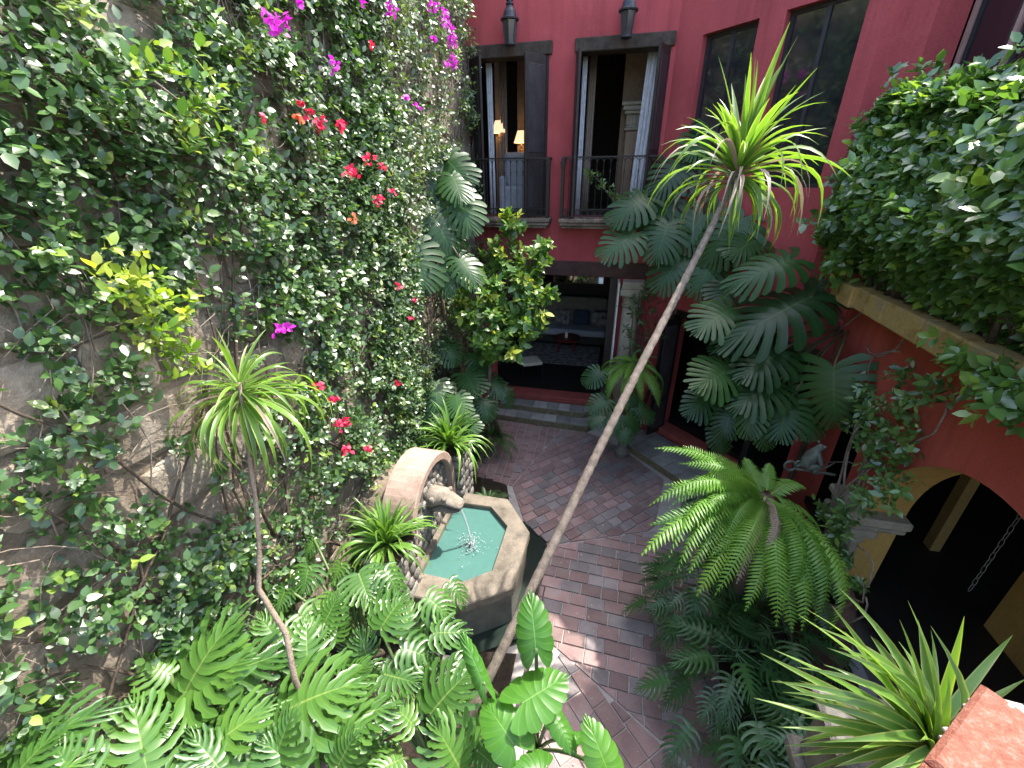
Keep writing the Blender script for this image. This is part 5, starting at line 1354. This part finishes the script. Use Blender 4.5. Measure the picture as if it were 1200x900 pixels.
ft = [(772, 529, 4.6), (804, 525, 4.7), (800, 548, 4.5), (763, 592, 4.3), (754, 652, 4.05), (764, 615, 4.2), (785, 657, 4.0), (805, 668, 3.95), (817, 700, 3.9), (840, 700, 3.85), (870, 712, 3.85), (972, 745, 3.9), (958, 722, 3.85), (935, 738, 3.8), (905, 738, 3.8), (882, 696, 3.9), (945, 695, 4.0),
      (985, 705, 4.1), (900, 700, 3.9), (778, 565, 4.45), (790, 630, 4.1), (835, 655, 3.95), (920, 705, 3.85), (860, 680, 3.9), (925, 640, 4.1), (975, 670, 4.3), (830, 530, 4.8), (870, 535, 4.8), (905, 545, 4.75), (940, 575, 4.7), (780, 600, 4.25), (820, 600, 4.15), (850, 630, 4.0), (960, 630, 4.5), (890, 650, 3.95), (795, 675, 4.0), (810, 560, 4.4), (840, 560, 4.4), (950, 735, 3.85), (925, 740, 3.9)]
for k, (px, py, t_) in enumerate(ft):
    T = at(px + rf.uniform(-5, 5), py + rf.uniform(-5, 5), t_); B = FC + nrm((T - FC) * [1, 1, 0]) * .05 + UP * rf.uniform(-.03, .05)
    L_ = np.linalg.norm(T - B)
    place(fr_, (FERNB if k in (15, 23, 34) else FERN)[rf.choice([1, 1, 2, 2, 3]) if L_ > .5 else rf.choice([0, 1])], B, T, nrm(UP * .8 + tocam(FC) * .4), max(.8, min(1.5, .85 / L_)), rf.uniform(-.6, .6), 'frond')
MB().tube([(FC[0], FC[1], -.02), (FC[0] + .02, FC[1], FC[2] * .6), FC], [.08, .07, .09], 9).build('fern_trunk', dark_bark, fr_, True)
C_ = at(742, 425, 7.9)
f2_ = fern('column_fern', 'small bright fern at the foot of the pale stone column', C_, (C_[0], C_[1], 0.0), 24, .66, FERN, 5, elo=-45, ehi=50, wid=.95, drop=.6)
MB().lathe((C_[0], C_[1], 0), [(.14, -.02), (.16, .1), (.10, .2), (.09, C_[2] - .35), (.15, C_[2] - .3), (.17, C_[2] - .05), (.14, C_[2] - .04)], 16).build('pot_stand', grey_stone, f2_)
C_ = at(575, 535, 6.5)
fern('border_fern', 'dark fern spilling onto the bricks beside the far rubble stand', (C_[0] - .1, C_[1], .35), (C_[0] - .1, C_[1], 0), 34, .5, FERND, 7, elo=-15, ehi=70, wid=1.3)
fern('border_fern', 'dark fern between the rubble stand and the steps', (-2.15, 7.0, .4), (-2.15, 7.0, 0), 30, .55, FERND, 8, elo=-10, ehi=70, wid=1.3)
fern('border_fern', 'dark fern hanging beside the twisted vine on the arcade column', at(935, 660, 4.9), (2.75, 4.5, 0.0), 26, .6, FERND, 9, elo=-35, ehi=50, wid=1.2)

# ================================================================== LEMON TREE
TB = np.array([-2.05, 7.45, 0.0]); LC = at(590, 345, 7.2)
lem = empty('lemon_tree', TB, 'slender lemon tree with yellowing leaves in front of the living room', 'tree')
tr_pts = [TB, at(572, 470, 7.3), at(575, 420, 7.25), at(585, 370, 7.2), at(596, 310, 7.15), at(600, 265, 7.1)]
MB().tube(tr_pts, [.045, .04, .035, .028, .018, .008], 8).build('trunk', dark_bark, lem, True)
br = MB(); tips = []; axes = []
lobes = [(600, 262, .22, 22), (592, 300, .40, 46), (560, 345, .45, 56), (600, 345, .55, 80), (575, 380, .46, 60), (618, 372, .38, 46), (592, 405, .34, 34), (634, 292, .20, 18), (545, 365, .32, 28), (615, 322, .40, 44), (640, 345, .14, 12), (570, 410, .25, 18)]
for px, py, rr_, n in lobes:
    c = at(px, py, 7.15 + random.uniform(-.15, .15)); k = min(len(tr_pts) - 2, 2 + int(random.random() * 3))
    br.tube(arc_pts(tr_pts[k], c, .06, 5), [.014, .012, .01, .007, .004], 5)
    for q in range(n):
        v = rng.normal(size=3); v = v / np.linalg.norm(v) * rr_ * rng.uniform(.35, 1.0) ** .6
        tips.append(c + v); axes.append(nrm(v) + UP * .3 + np.array([0, -.25, 0]))
br.build('branches', dark_bark, lem, True)
var = np.where(rng.random(len(tips)) < .06, .8, .28) + rng.normal(size=len(tips)) * .08
leaf_mass('crown', *rosettes(tips, axes, 8, .125, var, .10, (25, 85), .13, .45, .9), L_lemon, lem)
# slim shrub beside the stone column
shr = empty('column_shrub', (0.45, 8.25, 0.14), 'wispy dark shrub in front of the pale stone column', 'shrub')
tips = []; axes = []
stm = MB()
for q in range(16):
    T = at(random.uniform(735, 775), random.uniform(335, 400), 8.0); stm.tube(arc_pts((0.5, 8.2, .1), T, .1, 6), .006, 4)
    for k in range(4):
        tips.append(T + rng.normal(size=3) * .14); axes.append(rng.normal(size=3) + UP * .2)
stm.build('stems', dark_bark, shr, True)
leaf_mass('foliage', *rosettes(tips, axes, 5, .11, rng.uniform(.0, .25, len(tips)), .06, (30, 80), .1, .4, .6), L_fig, shr)

# ================================================================== HEDGE IN THE PLANTER
hdg = empty('planter_hedge', (3.0, 4.6, 3.95), 'dense glossy clipped hedge overflowing the ochre ledge', 'hedge')
n = 6800; tips = []; axes = []
r = np.random.default_rng(5)
def hfun(y):   # top height and front of the hedge along the ledge
    e = np.clip((7.30 - y) / 1.3, 0, 1); e = e * e * (3 - 2 * e)
    return 4.45 + 1.36 * e + .10 * np.sin(y * 2.3) + .06 * np.sin(y * 5.1 + 1), 2.50 - .10 * np.clip((y - 5.0) / 2, 0, 1) + .25 * (1 - e)
while len(tips) < n:
    y = r.uniform(1.6, 7.28); top, fx = hfun(y)
    b_ = .5 * vnoise(np.array([y + 3]), np.array([len(tips) * .0 + r.uniform(0, 6)]), 1.5, 3)[0]
    if r.random() < .62:      # front face
        z = r.uniform(3.98, top); t = (z - 3.95) / (top - 3.95)
        bul = .16 * math.sin(math.pi * min(1, t * 1.05)) + .12 * vnoise(np.array([y]), np.array([z]), 2.0, 8)[0]
        x = fx + .22 - bul + (2.92 - fx) * max(0, 1 - t / .42) + .5 * max(0, t - .75) ** 1.5 + abs(r.normal()) * .05
        if y > 6.2 and x + y > 9.38: continue
        x -= (t > .35) * (r.random() < .12) * abs(r.normal()) * .12; tips.append((x, y, z)); axes.append((-.8, r.normal() * .4 - .15, .35 + r.normal() * .4))
    else:
        x = r.uniform(fx + .1, gx - .15)
        if x + y > 9.38: continue
        z = top - .06 + .14 * vnoise(np.array([x * 2]), np.array([y]), 1.6, 9)[0] - .25 * max(0, (fx + .3 - x)) + r.normal() * .04 + (r.random() < .10) * abs(r.normal()) * .12
        tips.append((x, y, z)); axes.append((-.3 + r.normal() * .3, r.normal() * .3 - .1, .9))
var = np.where(r.random(len(tips)) < .09, .62, .16) + r.normal(size=len(tips)) * .06
leaf_mass('foliage', *rosettes(np.array(tips), np.array(axes), 7, .098, var, .08, (30, 82), .10, .55, 1.0, lean=(-.3, -.25, .85)), L_hedge, hdg)
stm = MB()
for k in range(22):
    y = r.uniform(2.2, 6.3); x = r.uniform(2.98, 3.08)
    stm.tube([(x, y, 3.93), (x - .05 + r.normal() * .05, y + r.normal() * .12, 4.3), (x - .15 + r.normal() * .1, y + r.normal() * .2, 4.85), (x - .1, y + r.normal() * .3, 5.4)], [.028, .022, .016, .008], 7)
for k in range(40):
    y = r.uniform(2.2, 6.4); stm.tube([(2.98, y, 4.0 + r.random() * .2), (2.8, y + r.normal() * .1, 4.25 + r.random() * .4), (2.62, y + r.normal() * .2, 4.4 + r.random())], [.012, .009, .004], 5)
stm.build('stems', dark_bark, hdg, True, kind='stuff')
# sprigs that trail over the ledge
tips = []; axes = []
for y, z, k in ((6.3, 4.10, 22), (6.5, 4.2, 22), (3.9, 3.86, 12), (3.6, 3.80, 12), (3.3, 3.80, 14)):
    for q in range(k): tips.append((2.72 + r.normal() * .06, y + r.normal() * .14, z + r.normal() * .09)); axes.append((-.8, r.normal() * .4, .1 + r.normal() * .3))
leaf_mass('trailing_sprigs', *rosettes(np.array(tips), np.array(axes), 6, .11, r.uniform(.1, .5, len(tips)), .1, (30, 80), .1, .5, 1.0), L_hedge, hdg)

# ================================================================== VINE, MONKEY, JARS AND CHAIN AT THE ARCADE
vin = empty('twisted_vine', (2.82, 4.72, 0), 'twisted bare grey vine winding up the arcade column with sparse leaves', 'vine')
rr_ = random.Random(12)
for k in range(7):
    pts = []; ph = rr_.uniform(0, 6.28); ra = rr_.uniform(.05, .10)
    for t in np.linspace(0, 1, 26):
        z = .05 + 2.55 * t
        rad = .24 + ra * math.sin(5 * t + ph) * .5
        a = ph * .25 + 3.4 + 1.1 * math.sin(4.2 * t + ph)
        base_ = np.array([XW + .02, 4.87]) if z < 1.5 else np.array([XW - .0, 4.90 + .25 * (t - .55)])
        xx = base_[0] + rad * math.cos(a); xx = min(xx, XW - (.06 if z > 1.3 else -.2) - .02 * k); xx = xx if z < 1.35 or z > 1.75 else min(xx, XW - .20)
        pts.append((xx, base_[1] + rad * math.sin(a) * .9, z))
    MB().tube(pts, [.022 - .012 * i / 26 for i in range(26)], 7).build('stem', stem_grey, vin, True)
loops_ = [[(1012, 690), (1028, 672), (1020, 650), (1005, 640)], [(990, 690), (1005, 712), (1018, 700), (1008, 678)], [(1015, 700), (1018, 716), (1008, 727), (990, 730), (975, 726)], [(1015, 405), (1022, 420), (1040, 418), (1060, 400), (1075, 372)], [(1017, 440), (1018, 420), (1030, 412), (1055, 412)], [(960, 545), (985, 538), (1005, 545)], [(1060, 520), (1085, 515), (1105, 500), (1110, 470)], [(1030, 470), (1060, 480), (1090, 470), (1115, 462)], [(975, 395), (1000, 372), (1020, 360)]]
for lp in loops_:
    P3 = [on_x(px, py, XW - .09 if py < 600 else 2.72) for px, py in lp]
    MB().tube([P3[0]] + [((P3[i] + P3[i + 1]) / 2) for i in range(len(P3) - 1)] + [P3[-1]], .009, 6).build('stem', stem_grey, vin, True)
tips = []; axes = []
for px, py, n_, s_ in ((1020, 500, 40, .16), (1045, 520, 34, .14), (1060, 475, 26, .14), (1000, 470, 20, .15), (1095, 462, 14, .09), (1035, 545, 18, .10), (1050, 440, 10, .08), (985, 610, 26, .12), (1040, 575, 14, .07), (985, 650, 22, .10), (1008, 590, 16, .09), (1005, 688, 8, .05), (965, 600, 10, .08)):
    c = on_x(px, py, XW - .16 if py < 570 else 2.80)
    for q in range(n_): tips.append(c + rng.normal(size=3) * s_ * np.array([.4, 1, 1])); axes.append(np.array([-.8, -.3, .3]) + rng.normal(size=3) * .5)
leaf_mass('foliage', *rosettes(tips, axes, 5, .085, rng.uniform(.0, .35, len(tips)), .08, (30, 80), .1, .45, .85), L_hedge, vin)
# monkey on a bracket: one skinned body
MO = at(945, 548, 4.85); u_ = nrm(at(975, 556, 4.85) - at(915, 548, 4.85)); f_ = nrm(np.cross(UP, u_)) * -1
def mp(a, b2, c): return MO + u_ * a + UP * b2 + f_ * c      # along bar, up, towards the viewer
if mp(0, 0, 1) @ CW > MO @ CW: f_ = -f_
mroot = empty('monkey_statue', mp(0, -.06, 0), 'small bronze monkey figure crouching on a bracket beside the arcade column', 'statue')
J = {'pel': (-.02, .05, 0, .060), 'bel': (-.005, .12, 0, .064), 'che': (.03, .20, 0, .066), 'nek': (.055, .255, 0, .034), 'hea': (.075, .30, 0, .052), 'muz': (.115, .285, 0, .030),
     'shl': (.05, .21, .055, .030), 'ell': (.075, .12, .09, .022), 'hal': (.135, .075, .06, .018), 'hbl': (.165, .055, .04, .014), 'shr': (.05, .21, -.055, .030), 'elr': (.075, .12, -.09, .022), 'har': (.135, .075, -.06, .018), 'hbr': (.165, .055, -.04, .014),
     'hil': (-.01, .04, .05, .042), 'knl': (.075, .10, .085, .030), 'anl': (.035, -.005, .07, .020), 'tol': (.09, -.02, .07, .016), 'hir': (-.01, .04, -.05, .042), 'knr': (.075, .10, -.085, .030), 'anr': (.035, -.005, -.07, .020), 'tor': (.09, -.02, -.07, .016),
     't1': (-.08, .03, 0, .018), 't2': (-.125, .0, .01, .015), 't3': (-.155, .04, .02, .014), 't4': (-.135, .085, .02, .013), 't5': (-.095, .08, .02, .012)}
E_ = ['pel-bel', 'bel-che', 'che-nek', 'nek-hea', 'hea-muz', 'che-shl', 'shl-ell', 'ell-hal', 'hal-hbl', 'che-shr', 'shr-elr', 'elr-har', 'har-hbr', 'pel-hil', 'hil-knl', 'knl-anl', 'anl-tol', 'pel-hir', 'hir-knr', 'knr-anr', 'anr-tor', 'pel-t1', 't1-t2', 't2-t3', 't3-t4', 't4-t5']
keys = list(J); me = bpy.data.meshes.new('monkey_body')
me.from_pydata([tuple(mp(*J[k][:3]) - wloc(mroot)) for k in keys], [tuple(keys.index(q) for q in e.split('-')) for e in E_], [])
me.materials.append(bronze); o = link('body', me, mroot)
sk = o.modifiers.new('skin', 'SKIN'); sk.use_smooth_shade = True
for i, k in enumerate(keys):
    sv = me.skin_vertices[0].data[i]; sv.radius = (J[k][3], J[k][3]); sv.use_root = (k == 'pel')
ss = o.modifiers.new('sub', 'SUBSURF'); ss.levels = 2; ss.render_levels = 2
for s_ in (-1, 1): pebble(mp(.072, .325, s_ * .05), .018, bronze, mroot, 'ear', seed=90 + s_)
MB().tube([mp(-.13, -.035, .0), mp(.05, -.035, 0), mp(.2, -.04, 0), mp(.34, -.045, .0)], [.014, .016, .016, .018], 8).tube([mp(.10, .02, .05), mp(.2, .06, .03), mp(.32, .12, -.02)], .007, 6).build('bar', bronze, mroot, True)
MB().tube([mp(-.185 + .065 * math.cos(t), -.005 + .062 * math.sin(t), .0) for t in np.linspace(.6, 5.9, 16)], .013, 8).build('ring', bronze, mroot, True)
def jar(label, c, s, tilt, az):
    o = MB().lathe((0, 0, 0), [(.0, 0), (.13, 0), (.22, .12), (.26, .26), (.23, .40), (.15, .50), (.135, .54), (.20, .60), (.205, .62), (.17, .615), (.115, .54), (.13, .48), (.10, .40)], 26, False).build('clay_jar', dark_terracotta, None, True)
    o.location = c; o.scale = (s, s, s); o.rotation_euler = (tilt, 0, az); tag(o, label, 'jar')
jar('wide mouthed clay jar leaning under the twisted vine', (2.83, 4.10, .43), .95, .30, -.9)
jar('upright clay jar standing in the border before the arch', (2.72, 3.86, .0), 1.1, .0, 0)
MB_st = MB().bx(2.5, 3.06, 3.95, 4.5, -.02, .42, .02).build('stone_block', grey_stone); tag(MB_st, 'rough grey stone block carrying the leaning clay jar', 'block')
ctop = on_x(1196, 603, 3.55); cbot = on_x(1134, 690, 3.55); cn = empty('hanging_chain', (ctop[0], ctop[1], cbot[2]), 'pale wrought chain hanging in the dark arch', 'chain')
nl = 13; chain_m = plain('pale_chain_metal', (0.16, 0.15, 0.14), 0.6, 0.3)
for k in range(nl):
    z = ctop[2] + .12 + (cbot[2] - ctop[2] - .12) * (k + .5) / nl; h = (ctop[2] + .12 - cbot[2]) / nl * .62; a = k % 2 * 1.3 + .3
    MB().tube([(ctop[0] + .019 * math.cos(t) * math.cos(a), ctop[1] + .019 * math.cos(t) * math.sin(a), z + h * math.sin(t)) for t in np.linspace(0, 2 * math.pi, 13)], .0028, 5, False).build('link', chain_m, cn, True)
# small creeper sprig at the balcony rail
spg = empty('balcony_creeper', (-.75, 8.56, 4.45), 'thin leafy creeper climbing the right hand balcony rail', 'creeper')
MB().tube([at(722, 240, 8.0), at(712, 226, 8.05), at(700, 210, 8.1), at(692, 202, 8.15)], .006, 5).build('stem', stem_grey, spg, True)
tips = [at(random.uniform(688, 728), 0, 8) * 0 + at(688 + 38 * t, 202 + 34 * t ** 1.3, 8.05) + rng.normal(size=3) * .05 for t in np.linspace(0, 1, 26)]
leaf_mass('foliage', *rosettes(tips, [np.array([0, -.6, .5]) + rng.normal(size=3) * .4 for _ in tips], 5, .07, rng.uniform(.1, .4, len(tips)), .1, (30, 80), .08), L_hedge, spg)

# fallen leaves and petals on the paving
lit = empty('leaf_litter', (0.2, 4.5, 0))
n = 190
P = np.stack([rng.uniform(-1.6, 1.5, n), rng.uniform(2.0, 8.0, n), np.full(n, .012)], 1)
keep = [(p[0] > -.55 or p[1] > 5.5) and p[0] + p[1] < 8.1 for p in P]; P = P[keep]; n = len(P)
o = leaf_mass('fallen_leaves', P, np.stack([rng.normal(size=n), rng.normal(size=n), np.zeros(n)], 1), np.tile([0, 0, 1.0], (n, 1)) + rng.normal(size=(n, 3)) * .15, rng.uniform(.02, .05, n), rng.uniform(.7, 1.1, n), rng.uniform(0, .8, n), L_dry, lit)
bpy.data.objects.remove(lit); o.location = (0.2, 4.5, 0); tag(o, 'scattered dry leaves fallen on the brick paving', 'leaves', kind='stuff')
